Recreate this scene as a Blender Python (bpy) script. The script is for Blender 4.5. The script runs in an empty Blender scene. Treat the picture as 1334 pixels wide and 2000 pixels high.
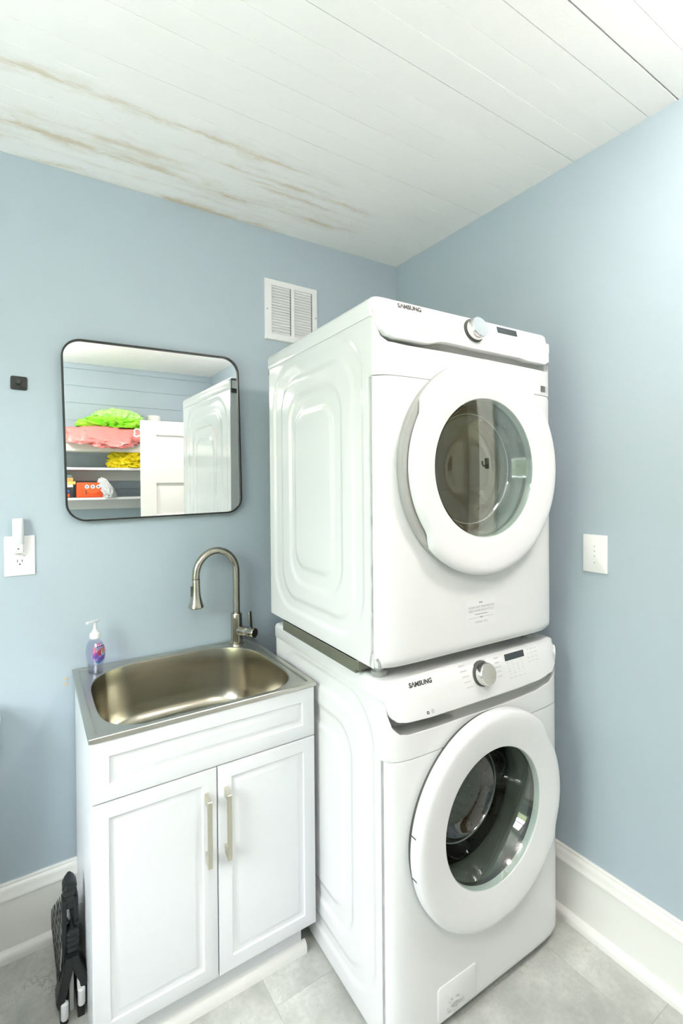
import bpy, bmesh, math, random
from mathutils import Vector, Matrix, noise
random.seed(7)
C = bpy.context.scene.collection
sc = bpy.context.scene
PI = math.pi

# ------------------------------------------------------------------ camera
cam_d = bpy.data.cameras.new('camera')
cam = bpy.data.objects.new('camera', cam_d); C.objects.link(cam)
F_PX = 954.02
cam_d.sensor_fit = 'VERTICAL'; cam_d.sensor_height = 36.0; cam_d.sensor_width = 24.0
cam_d.lens = F_PX / 2000 * 36.0
cam_d.shift_x = -6.8 / 2000; cam_d.shift_y = -45.8 / 2000
yaw, pit, rol = .5826, -.0059, -.0082
fw = Vector((math.sin(yaw) * math.cos(pit), math.cos(yaw) * math.cos(pit), math.sin(pit)))
r0 = Vector((math.cos(yaw), -math.sin(yaw), 0)); u0 = r0.cross(fw)
rt = r0 * math.cos(rol) + u0 * math.sin(rol); up = u0 * math.cos(rol) - r0 * math.sin(rol)
cam.matrix_world = Matrix(((rt.x, up.x, -fw.x, -1.5413), (rt.y, up.y, -fw.y, -1.8687), (rt.z, up.z, -fw.z, 1.4695), (0, 0, 0, 1)))
cam_d.clip_start = .02
sc.camera = cam

# ------------------------------------------------------------------ world, lights, exposure
wld = bpy.data.worlds.new('sky'); sc.world = wld; wld.use_nodes = True
bg = wld.node_tree.nodes['Background']; bg.inputs[0].default_value = (.93, .97, 1.0, 1); bg.inputs[1].default_value = 11.0
WIN = dict(x=-2.45, y0=-1.62, y1=-.60, z0=.82, z1=2.18)
pl = bpy.data.lights.new('window_daylight', 'AREA'); pl.shape = 'RECTANGLE'; pl.size = WIN['y1'] - WIN['y0']; pl.size_y = WIN['z1'] - WIN['z0']
pl.cycles.is_portal = True
plo = bpy.data.objects.new('window_daylight', pl); C.objects.link(plo)
plo.location = (WIN['x'] - .10, (WIN['y0'] + WIN['y1']) / 2, (WIN['z0'] + WIN['z1']) / 2); plo.rotation_euler = (0, -PI / 2, 0)
FILL_LIGHTS = [((-1.62, -1.98), .26, 33.0, 'added fill light, a frosted bowl hung unseen right above the camera'), ((-.46, -1.71), 0.0, 33.0, 'added fill light, a frosted bowl unseen near the ceiling beside the right wall'), ((.75, -1.7), 0.0, 16.0, 'added fill light, a frosted bowl brightening the hall beyond the doorway')]
sc.view_settings.view_transform = 'Standard'; sc.view_settings.look = 'None'
sc.view_settings.gamma = 1.0; sc.view_settings.use_curve_mapping = False
sc.view_settings.exposure = 0.87

# ------------------------------------------------------------------ materials
def mat(name, col, rough=.5, metal=0, coat=0, spec=.5, emit=None, trans=0, ior=1.45, alpha=1):
    m = bpy.data.materials.new(name); m.use_nodes = True
    b = m.node_tree.nodes['Principled BSDF']
    b.inputs['Base Color'].default_value = (*col, 1); b.inputs['Roughness'].default_value = rough
    b.inputs['Metallic'].default_value = metal; b.inputs['Coat Weight'].default_value = coat; b.inputs['Coat Roughness'].default_value = .05
    b.inputs['Specular IOR Level'].default_value = spec; b.inputs['IOR'].default_value = ior
    b.inputs['Transmission Weight'].default_value = trans; b.inputs['Alpha'].default_value = alpha
    if emit: b.inputs['Emission Color'].default_value = (*emit[0], 1); b.inputs['Emission Strength'].default_value = emit[1]
    return m
class NT:
    def __init__(s, m): s.m = m; s.n = m.node_tree.nodes; s.l = m.node_tree.links; s.b = s.n['Principled BSDF']
    def new(s, t, **k):
        n = s.n.new(t)
        for a, v in k.items(): setattr(n, a, v)
        return n
    def link(s, a, b): s.l.new(a, b)
    def val(s, sock, v):
        if hasattr(v, 'is_output') or isinstance(v, bpy.types.NodeSocket): s.l.new(v, sock)
        else: sock.default_value = v
    def math(s, op, a, b=0.0, c=None, clamp=False):
        n = s.n.new('ShaderNodeMath'); n.operation = op; n.use_clamp = clamp
        s.val(n.inputs[0], a); s.val(n.inputs[1], b)
        if c is not None: s.val(n.inputs[2], c)
        return n.outputs[0]
    def mix(s, f, a, b):
        n = s.n.new('ShaderNodeMix'); n.data_type = 'RGBA'
        s.val(n.inputs[0], f); s.val(n.inputs[6], a if not isinstance(a, tuple) else (*a[:3], 1)); s.val(n.inputs[7], b if not isinstance(b, tuple) else (*b[:3], 1))
        return n.outputs[2]
    def noise(s, vec, scale, detail=4, rough=.55):
        n = s.n.new('ShaderNodeTexNoise'); n.inputs['Scale'].default_value = scale; n.inputs['Detail'].default_value = detail; n.inputs['Roughness'].default_value = rough
        if vec is not None: s.l.new(vec, n.inputs['Vector'])
        return n.outputs[0]
    def pos(s): return s.new('ShaderNodeNewGeometry').outputs['Position']
    def scale(s, v, sc_):
        n = s.n.new('ShaderNodeMapping'); n.inputs['Scale'].default_value = sc_; s.l.new(v, n.inputs['Vector']); return n.outputs[0]
    def bump(s, h, strength=.2, dist=.002):
        n = s.n.new('ShaderNodeBump'); n.inputs['Strength'].default_value = strength; n.inputs['Distance'].default_value = dist
        s.l.new(h, n.inputs['Height']); s.l.new(n.outputs[0], s.b.inputs['Normal'])
    def ramp(s, v, a, b):
        n = s.n.new('ShaderNodeMapRange'); n.interpolation_type = 'SMOOTHSTEP'; s.l.new(v, n.inputs[0])
        n.inputs[1].default_value = a; n.inputs[2].default_value = b; return n.outputs[0]
    def color(s, v): s.l.new(v, s.b.inputs['Base Color'])

WALLC = (.425, .506, .556)
def wall_paint(name, col=WALLC):
    m = mat(name, col, .55, spec=.3); t = NT(m); p = t.pos()
    n = t.noise(p, 2.2, 5); c = t.mix(t.math('MULTIPLY', n, .5), col, tuple(x * .965 for x in col)); t.color(c)
    h = t.math('ADD', t.noise(t.scale(p, (1, 1, .6)), 45, 5, .6), t.math('MULTIPLY', t.noise(p, 6, 3), 2.0)); t.bump(h, .25, .0015)
    return m
M_WALL = wall_paint('blue_wall_paint')
M_APPL = mat('white_enamel', (.73, .735, .735), .16, coat=.3)
M_PLAS = mat('white_plastic', (.75, .76, .76), .27)
M_DOORW = mat('white_door_plastic', (.76, .77, .775), .30)
M_GREYB = mat('silver_grey_trim', (.42, .425, .41), .4, metal=.25)
M_DKGAP = mat('shadow_grey_plastic', (.07, .075, .065), .5)
M_BRACK = mat('galvanised_bracket', (.20, .205, .16), .45, metal=.5)
M_CAB = mat('white_foil_cabinet', (.74, .76, .775), .36)
M_KICKM = mat('cream_moulding_paint', (.84, .835, .79), .38)
M_TRIM = mat('white_trim_gloss', (.83, .83, .78), .3)
M_CHROME = mat('polished_chrome', (.78, .77, .74), .12, metal=1)
M_BLACK = mat('black_metal', (.018, .02, .018), .42)
M_BPLAS = mat('black_plastic', (.012, .014, .014), .36)
M_WPLAS = mat('plain_white_plastic', (.82, .83, .82), .3)
M_DARK = mat('dark_slot', (.03, .03, .03), .5)
M_SCREEN = mat('dark_display_window', (.052, .062, .066), .22)
M_INK = mat('grey_ink', (.05, .05, .045), .5)
M_FAINT = mat('faint_grey_print', (.36, .37, .36), .5)
M_FAINT2 = mat('pale_grey_print', (.55, .56, .55), .5)
M_MIRROR = mat('mirror_silver', (.93, .94, .935), .0, metal=1)
M_SKIRT = mat('dark_rubber', (.14, .15, .14), .55)

def brushed(name, col, rough, axis):
    m = mat(name, col, rough, metal=1); t = NT(m)
    tc = t.new('ShaderNodeTexCoord').outputs['Object']
    n = t.noise(t.scale(tc, axis), 30, 4, .7)
    t.bump(n, .03, .0006)
    t.link(t.math('MULTIPLY_ADD', n, .10, rough - .05), t.b.inputs['Roughness'])
    return m
M_STEEL = brushed('brushed_steel', (.47, .44, .36), .24, (1, 30, 30))
M_RIM = brushed('brushed_steel_rim', (.58, .565, .51), .30, (2, 30, 30))
M_NICKEL = brushed('brushed_nickel', (.50, .47, .395), .24, (20, 20, 2))
M_PULL = brushed('champagne_nickel', (.62, .60, .50), .34, (30, 30, 2))
M_KNOB = brushed('brushed_aluminium', (.78, .78, .76), .25, (20, 2, 20))
def drum(name, col, rough):
    m = mat(name, col, rough, metal=1); t = NT(m)
    v = t.new('ShaderNodeTexVoronoi'); v.inputs['Scale'].default_value = 55; t.link(t.new('ShaderNodeTexCoord').outputs['Object'], v.inputs['Vector'])
    hole = t.ramp(v.outputs['Distance'], .20, .30)
    t.color(t.mix(hole, (.01, .01, .01), col)); t.bump(hole, .3, .002)
    return m
M_DRUM = drum('perforated_drum_steel', (.10, .10, .085), .30)
M_DRUM2 = mat('dryer_drum_metal', (.50, .47, .34), .25, metal=.8)
def thin_glass(name, tint, k=1.7):
    m = bpy.data.materials.new(name); m.use_nodes = True; n = m.node_tree.nodes; l = m.node_tree.links
    n.remove(n['Principled BSDF']); out = n['Material Output']
    tr = n.new('ShaderNodeBsdfTransparent'); tr.inputs[0].default_value = (*tint, 1)
    gl = n.new('ShaderNodeBsdfGlossy'); gl.inputs[0].default_value = (1, 1, 1, 1); gl.inputs['Roughness'].default_value = 0.0
    ge = n.new('ShaderNodeNewGeometry'); dt = n.new('ShaderNodeVectorMath'); dt.operation = 'DOT_PRODUCT'; l.new(ge.outputs['Normal'], dt.inputs[0]); l.new(ge.outputs['Incoming'], dt.inputs[1])
    def mm(op, a, b=0.0):
        q = n.new('ShaderNodeMath'); q.operation = op; q.use_clamp = op == 'MULTIPLY_ADD'
        for i, v in enumerate((a, b)):
            if isinstance(v, bpy.types.NodeSocket): l.new(v, q.inputs[i])
            else: q.inputs[i].default_value = v
        return q
    fz = mm('POWER', mm('SUBTRACT', 1.0, mm('ABSOLUTE', dt.outputs['Value']).outputs[0]).outputs[0], 5.0)      # Schlick, the same from both sides of the sheet
    mu = mm('MULTIPLY_ADD', fz.outputs[0], .92); mu.inputs[2].default_value = .045 * k
    mx = n.new('ShaderNodeMixShader'); l.new(mu.outputs[0], mx.inputs[0]); l.new(tr.outputs[0], mx.inputs[1]); l.new(gl.outputs[0], mx.inputs[2])
    l.new(mx.outputs[0], out.inputs['Surface'])
    return m
M_GLASS = thin_glass('door_bowl_glass', (.74, .82, .76), 2.6)
M_GLASS2 = thin_glass('dryer_outer_glass', (.90, .93, .90), 4.0)
M_PANE = thin_glass('window_pane_glass', (.97, .98, .98), 1.0)
M_SOAP = thin_glass('soap_bottle_plastic', (.93, .93, .965), 1.3)
M_FROST = mat('frosted_clear_plastic', (.84, .88, .88), .35, trans=.2)

# floor tile material : concrete look, tone differs per tile
M_TILE = mat('stone_look_vinyl', (.5, .52, .5), .38); t = NT(M_TILE); p = t.pos()
oi = t.new('ShaderNodeObjectInfo').outputs['Random']
off = t.new('ShaderNodeVectorMath', operation='ADD'); t.link(p, off.inputs[0])
cmb = t.new('ShaderNodeCombineXYZ'); t.link(t.math('MULTIPLY', oi, 9.0), cmb.inputs[0]); t.link(t.math('MULTIPLY', oi, 5.0), cmb.inputs[1]); t.link(cmb.outputs[0], off.inputs[1])
n1 = t.noise(off.outputs[0], 4.5, 8, .62); n2 = t.noise(off.outputs[0], 60, 4, .65); n3 = t.noise(off.outputs[0], 13, 6, .6)
c = t.mix(t.ramp(n1, .30, .72), (.40, .41, .375), (.64, .645, .60))
c = t.mix(t.math('MULTIPLY', t.ramp(n2, .40, .66), .22), c, (.30, .31, .285))
vein = t.math('ABSOLUTE', t.math('SUBTRACT', n3, .5)); vm = t.math('MULTIPLY', t.math('SUBTRACT', 1.0, t.ramp(vein, 0.0, .022)), t.ramp(n1, .5, .72))
c = t.mix(t.math('MULTIPLY', vm, .75), c, (.28, .285, .24))
tone = t.math('MULTIPLY_ADD', oi, .16, .92)
hs = t.new('ShaderNodeHueSaturation'); t.link(c, hs.inputs['Color']); t.link(tone, hs.inputs['Value']); t.color(hs.outputs[0])
t.bump(n2, .06, .001)

# ceiling paint with brown water stains that follow the joints
M_CEIL = mat('white_ceiling_paint', (.925, .925, .905), .55); t = NT(M_CEIL); p = t.pos()
sx = t.new('ShaderNodeSeparateXYZ'); t.link(p, sx.inputs[0]); X, Y = sx.outputs[0], sx.outputs[1]
wob = t.math('MULTIPLY', t.math('SUBTRACT', t.noise(t.scale(p, (1.0, .3, 1)), 7, 5, .6), .5), .034)
wob2 = t.math('MULTIPLY', t.math('SUBTRACT', t.noise(t.scale(p, (2.0, 1, 1)), 22, 5, .7), .5), .022)
wid = t.math('MULTIPLY_ADD', t.ramp(t.noise(t.scale(p, (1.4, 4, 1)), 4.2, 4, .65), .35, .65), 1.9, .55)
yy = t.math('ADD', t.math('ADD', Y, wob), wob2)
patch = t.ramp(t.noise(t.scale(p, (1.2, 5, 1)), 3.4, 4, .6), .40, .58)
acc = None
for (y0, half, xa, xb, k) in [(-.405, .0065, -2.4, -.52, .62), (-.160, .010, -2.3, -.28, .75), (-.236, .011, -1.62, -.98, .55), (-.310, .0045, -1.2, -.26, .62), (-.148, .0045, -1.1, -.36, .95), (-.255, .0040, -.95, -.30, .5), (-.200, .004, -1.5, -.5, .3), (-.085, .005, -1.9, -.75, .42), (-.004, .008, -1.6, -.55, .85), (-.10, .008, -.9, -.50, .40), (-.28, .004, -1.0, -.6, .45), (-.345, .004, -1.0, -.45, .3)]:
    d = t.math('DIVIDE', t.math('ABSOLUTE', t.math('SUBTRACT', yy, y0)), wid)
    core = t.math('SUBTRACT', 1.0, t.ramp(d, half * .2, half * 1.9))
    edge = t.math('MULTIPLY', t.math('SUBTRACT', 1.0, t.ramp(d, half * 1.0, half * 4.5)), .34)
    b_ = t.math('MAXIMUM', core, edge)
    xm = t.math('MULTIPLY', t.ramp(X, xa, xa + .18), t.math('SUBTRACT', 1.0, t.ramp(X, xb - .25, xb)))
    b_ = t.math('MULTIPLY', t.math('MULTIPLY', b_, xm), k)
    acc = b_ if acc is None else t.math('MAXIMUM', acc, b_)
acc = t.math('MULTIPLY', acc, t.math('MULTIPLY_ADD', patch, .75, .25))
fine = t.noise(t.scale(p, (3, 40, 3)), 5, 4, .7)
acc = t.math('MULTIPLY', acc, t.math('MULTIPLY_ADD', fine, .9, .35), clamp=True)
c = t.mix(acc, (.925, .925, .905), (.56, .43, .22))
speck = t.math('MULTIPLY', t.ramp(t.noise(t.scale(p, (2.2, 26, 1)), 11, 2, .4), .73, .76), t.math('MULTIPLY', t.ramp(Y, -.42, -.36), t.math('SUBTRACT', 1.0, t.ramp(Y, -.16, -.08))))
c = t.mix(t.math('MULTIPLY', speck, .45), c, (.16, .16, .15)); t.color(c)
t.bump(t.math('ADD', t.noise(t.scale(p, (1, 2.5, 1)), 60, 5, .65), t.math('MULTIPLY', t.noise(p, 9, 3), 1.5)), .35, .0016)

# ------------------------------------------------------------------ mesh helpers
def obj(name, verts, faces, m, parent=None, smooth=None, loc=None, rz=None, mats=None, fm=None):
    me = bpy.data.meshes.new(name); me.from_pydata([tuple(v) for v in verts], [], faces); me.validate(); me.update()
    return obj_me(name, me, m, parent, smooth, loc, rz, mats, fm)
def obj_me(name, me, m, parent=None, smooth=None, loc=None, rz=None, mats=None, fm=None):
    for mm in (mats or [m]): me.materials.append(mm)
    if fm:
        for p_, i in zip(me.polygons, fm): p_.material_index = i
    if smooth is not None:
        me.shade_smooth(); me.set_sharp_from_angle(angle=math.radians(smooth))
    o = bpy.data.objects.new(name, me); C.objects.link(o)
    if parent: o.parent = parent
    if loc: o.location = loc
    if rz: o.rotation_euler.z = rz
    return o
def bmo(name, bm, m, parent=None, smooth=None, loc=None, rz=None, mats=None):
    bmesh.ops.recalc_face_normals(bm, faces=bm.faces)
    me = bpy.data.meshes.new(name); bm.to_mesh(me); bm.free()
    return obj_me(name, me, m, parent, smooth, loc, rz, mats)
def bx(bm, x0, x1, y0, y1, z0, z1, bev=0, seg=2, mi=0, M=None):
    vs = [bm.verts.new((x, y, z)) for x in (x0, x1) for y in (y0, y1) for z in (z0, z1)]
    fs = [bm.faces.new([vs[i] for i in q]) for q in ((0, 1, 3, 2), (4, 6, 7, 5), (0, 4, 5, 1), (2, 3, 7, 6), (0, 2, 6, 4), (1, 5, 7, 3))]
    for f in fs: f.material_index = mi
    if bev:
        es = list({e for f in fs for e in f.edges})
        r = bmesh.ops.bevel(bm, geom=es, offset=bev, segments=seg, profile=.5, affect='EDGES', clamp_overlap=True)
        vs = list({v for f in r['faces'] for v in f.verts} | {v for v in vs if v.is_valid})
        for f in r['faces']: f.material_index = mi
    if M is not None:
        for v in vs:
            if v.is_valid: v.co = M @ v.co
    return vs
def box(name, dims, m, parent=None, bev=.0, seg=2, smooth=30, M=None, **k):
    bm = bmesh.new(); bx(bm, *dims, bev=bev, seg=seg, M=M); return bmo(name, bm, m, parent, smooth if bev else None, **k)
def frame_of(ax):
    z = Vector(ax).normalized(); a = Vector((0, 0, 1)) if abs(z.z) < .9 else Vector((1, 0, 0))
    x = a.cross(z).normalized(); return x, z.cross(x), z
def lathe(bm, prof, o=(0, 0, 0), ax=(0, 0, 1), n=48, cap0=True, cap1=True, rf=None, sx=1.0, sy=1.0, mi=0):
    x, y, z = frame_of(ax); o = Vector(o); rings = []
    for r, h in prof:
        ring = []
        for i in range(n):
            a = 2 * PI * i / n; rr = r if rf is None else rf(r, h, a)
            ring.append(bm.verts.new(o + z * h + x * (rr * sx * math.cos(a)) + y * (rr * sy * math.sin(a))))
        rings.append(ring)
    for A, B in zip(rings, rings[1:]):
        for i in range(n): f = bm.faces.new((A[i], A[(i + 1) % n], B[(i + 1) % n], B[i])); f.material_index = mi
    if cap0: bm.faces.new(rings[0][::-1]).material_index = mi
    if cap1: bm.faces.new(rings[-1]).material_index = mi
    return rings
def tube(bm, pts, rad, n=16, cap=True):
    pts = [Vector(q) for q in pts]; rings = []; px = None
    for i, q in enumerate(pts):
        d = (pts[min(i + 1, len(pts) - 1)] - pts[max(i - 1, 0)]).normalized()
        if px is None: px, _, _ = frame_of(d)
        px = (px - d * px.dot(d)).normalized(); py = d.cross(px)
        r = rad[i] if isinstance(rad, (list, tuple)) else rad
        rings.append([bm.verts.new(q + px * (r * math.cos(2 * PI * k / n)) + py * (r * math.sin(2 * PI * k / n))) for k in range(n)])
    for A, B in zip(rings, rings[1:]):
        for i in range(n): bm.faces.new((A[i], A[(i + 1) % n], B[(i + 1) % n], B[i]))
    if cap: bm.faces.new(rings[0][::-1]); bm.faces.new(rings[-1])
def rrect(x0, x1, z0, z1, r, n=6):
    out = []
    for cx, cz, a0 in ((x1 - r, z1 - r, 0), (x0 + r, z1 - r, 90), (x0 + r, z0 + r, 180), (x1 - r, z0 + r, 270)):
        for k in range(n + 1):
            a = math.radians(a0 + 90 * k / n); out.append((cx + r * math.cos(a), cz + r * math.sin(a)))
    return out
def loops_mesh(bm, loops, closed=True, cap0=False, cap1=False, mi=None):
    L = [[bm.verts.new(v) for v in lp] for lp in loops]
    for j, (A, B) in enumerate(zip(L, L[1:])):
        n = len(A)
        for i in range(n if closed else n - 1):
            f = bm.faces.new((A[i], A[(i + 1) % n], B[(i + 1) % n], B[i]))
            if mi: f.material_index = mi[j]
    if cap0: bm.faces.new(L[0][::-1])
    if cap1:
        f = bm.faces.new(L[-1])
        if mi: f.material_index = mi[-1]
    return L
def plate(bm, x0, x1, z0, z1, r, th, y=0, bev=.0015, n=6):       # rounded plate lying in xz with its back at y and its front at y-th
    def lp(i, yy): return [(a, yy, b) for a, b in rrect(x0 + i, x1 - i, z0 + i, z1 - i, max(r - i, .0005), n)]
    loops_mesh(bm, [lp(0, y), lp(0, y - th + bev), lp(bev * .3, y - th + bev * .3), lp(bev, y - th)], cap0=True, cap1=True)
def smooth01(a, b, v):
    q = max(0, min(1, (v - a) / (b - a))); return q * q * (3 - 2 * q)
def thing(name, label, cat, loc=(0, 0, 0), rz=0, group=None):
    o = bpy.data.objects.new(name, None); o.empty_display_size = .05; C.objects.link(o); o.location = loc; o.rotation_euler = (0, 0, rz)
    o['label'] = label; o['category'] = cat
    if group: o['group'] = group
    return o
def tag(o, label, cat, group=None):
    o['label'] = label; o['category'] = cat
    if group: o['group'] = group
    return o
def struct(o, label=None):
    o['kind'] = 'structure'
    if label: o['label'] = label
    return o
def text_mesh(s, size, bold=0.0, align='CENTER'):
    cu = bpy.data.curves.new('lettering', 'FONT'); cu.body = s; cu.size = size; cu.align_x = align; cu.align_y = 'CENTER'; cu.offset = bold; cu.resolution_u = 3
    o = bpy.data.objects.new('lettering', cu); C.objects.link(o)
    dg = bpy.context.evaluated_depsgraph_get(); me = bpy.data.meshes.new_from_object(o.evaluated_get(dg))
    bpy.data.objects.remove(o); bpy.data.curves.remove(cu); return me

# ------------------------------------------------------------------ room shell
XL, YF, H0, TX, TY = -2.45, -2.874, 2.5422, .0111, .0008
HT = 2.60
def walls_with_hole(name, along, a0, a1, fixed0, fixed1, holes, m):
    """along 'x' or 'y'; holes [(b0,b1,z0,z1)]"""
    bm = bmesh.new(); b0, b1, z0, z1 = holes
    for (s, e, q, w) in ((a0, b0, 0, HT), (b1, a1, 0, HT), (b0, b1, 0, z0), (b0, b1, z1, HT)):
        if e - s < 1e-4 or w - q < 1e-4: continue
        if along == 'y': bx(bm, fixed0, fixed1, s, e, q, w)
        else: bx(bm, s, e, fixed0, fixed1, q, w)
    bmesh.ops.remove_doubles(bm, verts=bm.verts, dist=1e-5)
    return bmo(name, bm, m)
struct(box('wall_back', (XL - .12, .12, 0, .12, 0, HT), M_WALL), 'light blue painted plaster wall behind the sink and mirror')
DOORY = (-2.175, -1.455)
struct(walls_with_hole('wall_right', 'y', YF - .12, 0, 0, .12, (DOORY[0], DOORY[1], 0, 2.04), M_WALL), 'light blue wall to the right of the stacked machines')
struct(walls_with_hole('wall_left', 'y', YF - .12, 0, XL - .12, XL, (WIN['y0'], WIN['y1'], WIN['z0'], WIN['z1']), M_WALL), 'light blue wall with the window')
wf = struct(box('wall_front', (XL, 0, YF - .12, YF - .006, 0, HT), M_WALL), 'light blue boarded wall with shelves, seen in the mirror')
bh = .146; zz = 0.0; k = 0
bm = bmesh.new(); bx(bm, XL, 0, YF - .006, YF, 0, bh - .0025, bev=.0012, seg=1)
wb0 = bmo('wall_board', bm, M_WALL, wf); k = 1
while k * bh < 2.52:
    o = wb0.copy(); C.objects.link(o); o.parent = wf; o.location.z = k * bh
    if (k + 1) * bh > 2.55: o.scale.z = .3
    k += 1
# floor: slab and vinyl tiles
fl = struct(box('floor', (XL - .12, .12, YF - .12, .12, -.08, -.004), mat('floor_bed', (.25, .26, .25), .6)), 'grey stone-look tiled floor')
TW, TL = .399, .61
bm = bmesh.new(); bx(bm, 0, TW - .0004, 0, TL - .0004, -.004, 0, bev=.0003, seg=1); t0 = None
ix = 0
xs = -.1625 - 6 * TW
while xs < 0:
    y0 = -3.05 + (TL / 2 if ix % 2 else 0)
    while y0 < 0:
        xa, xb, ya, yb = max(xs, XL), min(xs + TW, 0), max(y0, YF), min(y0 + TL, 0)
        if xb - xa > .01 and yb - ya > .01:
            if t0 is None: t0 = bmo('floor_tile', bm, M_TILE, fl); o = t0
            else: o = t0.copy(); C.objects.link(o); o.parent = fl
            o.location = (xa, ya, 0); o.scale = ((xb - xa) / TW, (yb - ya) / TL, 1)
        y0 += TL
    xs += TW; ix += 1
# ceiling: backing and tongue-and-groove planks
ce = bpy.data.objects.new('ceiling', None)
bm = bmesh.new(); bx(bm, XL - .12, .12, YF - .12, .12, .006, .08)
ce = bmo('ceiling', bm, mat('ceiling_backing', (.55, .55, .52), .6)); struct(ce, 'white painted board ceiling with brown water stains')
ce.location = (0, 0, H0); ce.rotation_euler = (TY, -TX, 0)
PW = .0775
gaps = {7: .0012, 12: .0013, 16: .0034, 5: .0008, 2: .0008, 9: .0006, 15: .0009}
for k in range(38):
    ya = -(k + 1) * PW; g0 = gaps.get(k, .0002); g1 = gaps.get(k + 1, .0002)
    bm = bmesh.new(); dz = random.uniform(-.0002, .0003)
    xs_ = [XL - .05, -1.7, -1.2, -.7, -.3, .05]; ws = [random.uniform(-.0009, .0009) for _ in xs_]
    lo = []
    for xx, w_ in zip(xs_, ws):
        lo.append([(xx, ya + g1 * .5 + w_ * .3, .008), (xx, ya + g1 * .5 + w_ * .3, dz + .0007), (xx, ya + g1 * .5 + .0010 + w_ * .3, dz), (xx, ya + PW - g0 * .5 - .0010, dz), (xx, ya + PW - g0 * .5, dz + .0007), (xx, ya + PW - g0 * .5, .008)])
    loops_mesh(bm, lo, closed=True, cap0=True, cap1=True)
    bmo('ceiling_plank', bm, M_CEIL, ce)
# baseboards (profile swept along the wall) and shoe moulding
PROF = [(0, .232), (.006, .232), (.009, .229), (.009, .224), (.014, .219), (.017, .212), (.017, .200), (.020, .195), (.022, .188), (.022, .186), (.0165, .184), (.0165, .0)]
def sweep(name, prof, p0, p1, nrm, m, label=None):
    d = Vector(p1) - Vector(p0); bm = bmesh.new(); lp = []
    for s in (0, 1):
        q = Vector(p0) + d * s; lp.append([(q.x + nrm[0] * a, q.y + nrm[1] * a, b) for a, b in prof] + [(q.x, q.y, 0)])
    loops_mesh(bm, lp, closed=True, cap0=True, cap1=True); o = bmo(name, bm, m, None, 35); struct(o, label); return o
QR = [(.0165, .032)] + [(.0165 + .019 * math.sin(a), .012 + .020 * math.cos(a)) for a in [x * PI / 14 for x in range(1, 8)]] + [(.0355, 0), (.0165, 0)]
def base(side, p0, p1, n):
    sweep('baseboard_' + side, PROF, p0, p1, n, M_TRIM, 'tall white baseboard with moulded cap')
    bm = bmesh.new(); lp = []
    for q in (Vector(p0), Vector(p1)): lp.append([(q.x + n[0] * a, q.y + n[1] * a, b) for a, b in QR])
    loops_mesh(bm, lp, closed=True, cap0=True, cap1=True); struct(bmo('trim_' + {'back': '1', 'right': '2', 'left': '3', 'front': '4'}[side], bm, M_KICKM, None, 40), 'quarter-round shoe moulding along the baseboard')
base('back', (XL, 0, 0), (0, 0, 0), (0, -1)); base('right', (0, -1.355, 0), (0, 0, 0), (-1, 0)); base('left', (XL, YF, 0), (XL, 0, 0), (1, 0)); base('front', (XL, YF, 0), (0, YF, 0), (0, 1))

# window in the left wall (double hung)
w = struct(box('window_1', (XL - .10, XL - .085, WIN['y0'], WIN['y0'] + .001, WIN['z0'], WIN['z0'] + .001), M_TRIM), 'white double-hung window in the left wall')
y0, y1, z0, z1 = WIN['y0'], WIN['y1'], WIN['z0'], WIN['z1']; zm = (z0 + z1) / 2
bm = bmesh.new()
for d in ((XL, XL + .018, y0 - .10, y0, z0 - .02, z1 + .10), (XL, XL + .018, y1, y1 + .10, z0 - .02, z1 + .10), (XL, XL + .018, y0, y1, z1, z1 + .10), (XL, XL + .05, y0 - .12, y1 + .12, z0 - .03, z0), (XL, XL + .016, y0 - .1, y1 + .1, z0 - .11, z0 - .03),
          (XL - .12, XL, y0 - .001, y0 + .02, z0, z1), (XL - .12, XL, y1 - .02, y1 + .001, z0, z1), (XL - .12, XL, y0, y1, z1 - .02, z1 + .001), (XL - .12, XL, y0, y1, z0 - .001, z0 + .02)): bx(bm, *d, bev=.002, seg=1)
bmo('window_frame', bm, M_TRIM, w)
for (za, zb, xx) in ((zm - .02, z1 - .02, -.08), (z0 + .02, zm + .02, -.05)):
    bm = bmesh.new()
    for d in ((xx, xx + .03, y0 + .02, y0 + .065, za, zb), (xx, xx + .03, y1 - .065, y1 - .02, za, zb), (xx, xx + .03, y0 + .065, y1 - .065, za, za + .045), (xx, xx + .03, y0 + .065, y1 - .065, zb - .045, zb)): bx(bm, XL + d[0], XL + d[1], *d[2:], bev=.002, seg=1)
    s = bmo('sash', bm, M_TRIM, w)
    box('pane', (XL + xx + .013, XL + xx + .016, y0 + .06, y1 - .06, za + .04, zb - .04), M_PANE, s)
# doorway in the right wall, its casing and the hall beyond
dc = bmesh.new()
for d in ((-.018, 0, DOORY[1], DOORY[1] + .10, 0, 2.14), (-.018, 0, DOORY[0] - .10, DOORY[0], 0, 2.14), (-.018, 0, DOORY[0], DOORY[1], 2.04, 2.14),
          (0, .12, DOORY[1] - .02, DOORY[1] + .001, 0, 2.04), (0, .12, DOORY[0] - .001, DOORY[0] + .02, 0, 2.04), (0, .12, DOORY[0], DOORY[1], 2.02, 2.041)): bx(dc, *d, bev=.002, seg=1)
struct(bmo('trim_5', dc, M_TRIM, None, 30), 'white door casing on the right wall')
M_HALL = mat('hall_beige_paint', (.50, .44, .33), .6)
struct(box('floor_hall', (.12, 1.5, -3.2, -.6, -.08, 0), mat('hall_boards', (.28, .17, .09), .4)))
struct(box('ceiling_hall', (.12, 1.5, -3.2, -.6, 2.5, 2.58), M_HALL)); struct(box('wall_hall', (1.5, 1.6, -3.2, -.6, 0, 2.58), M_HALL))
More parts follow.
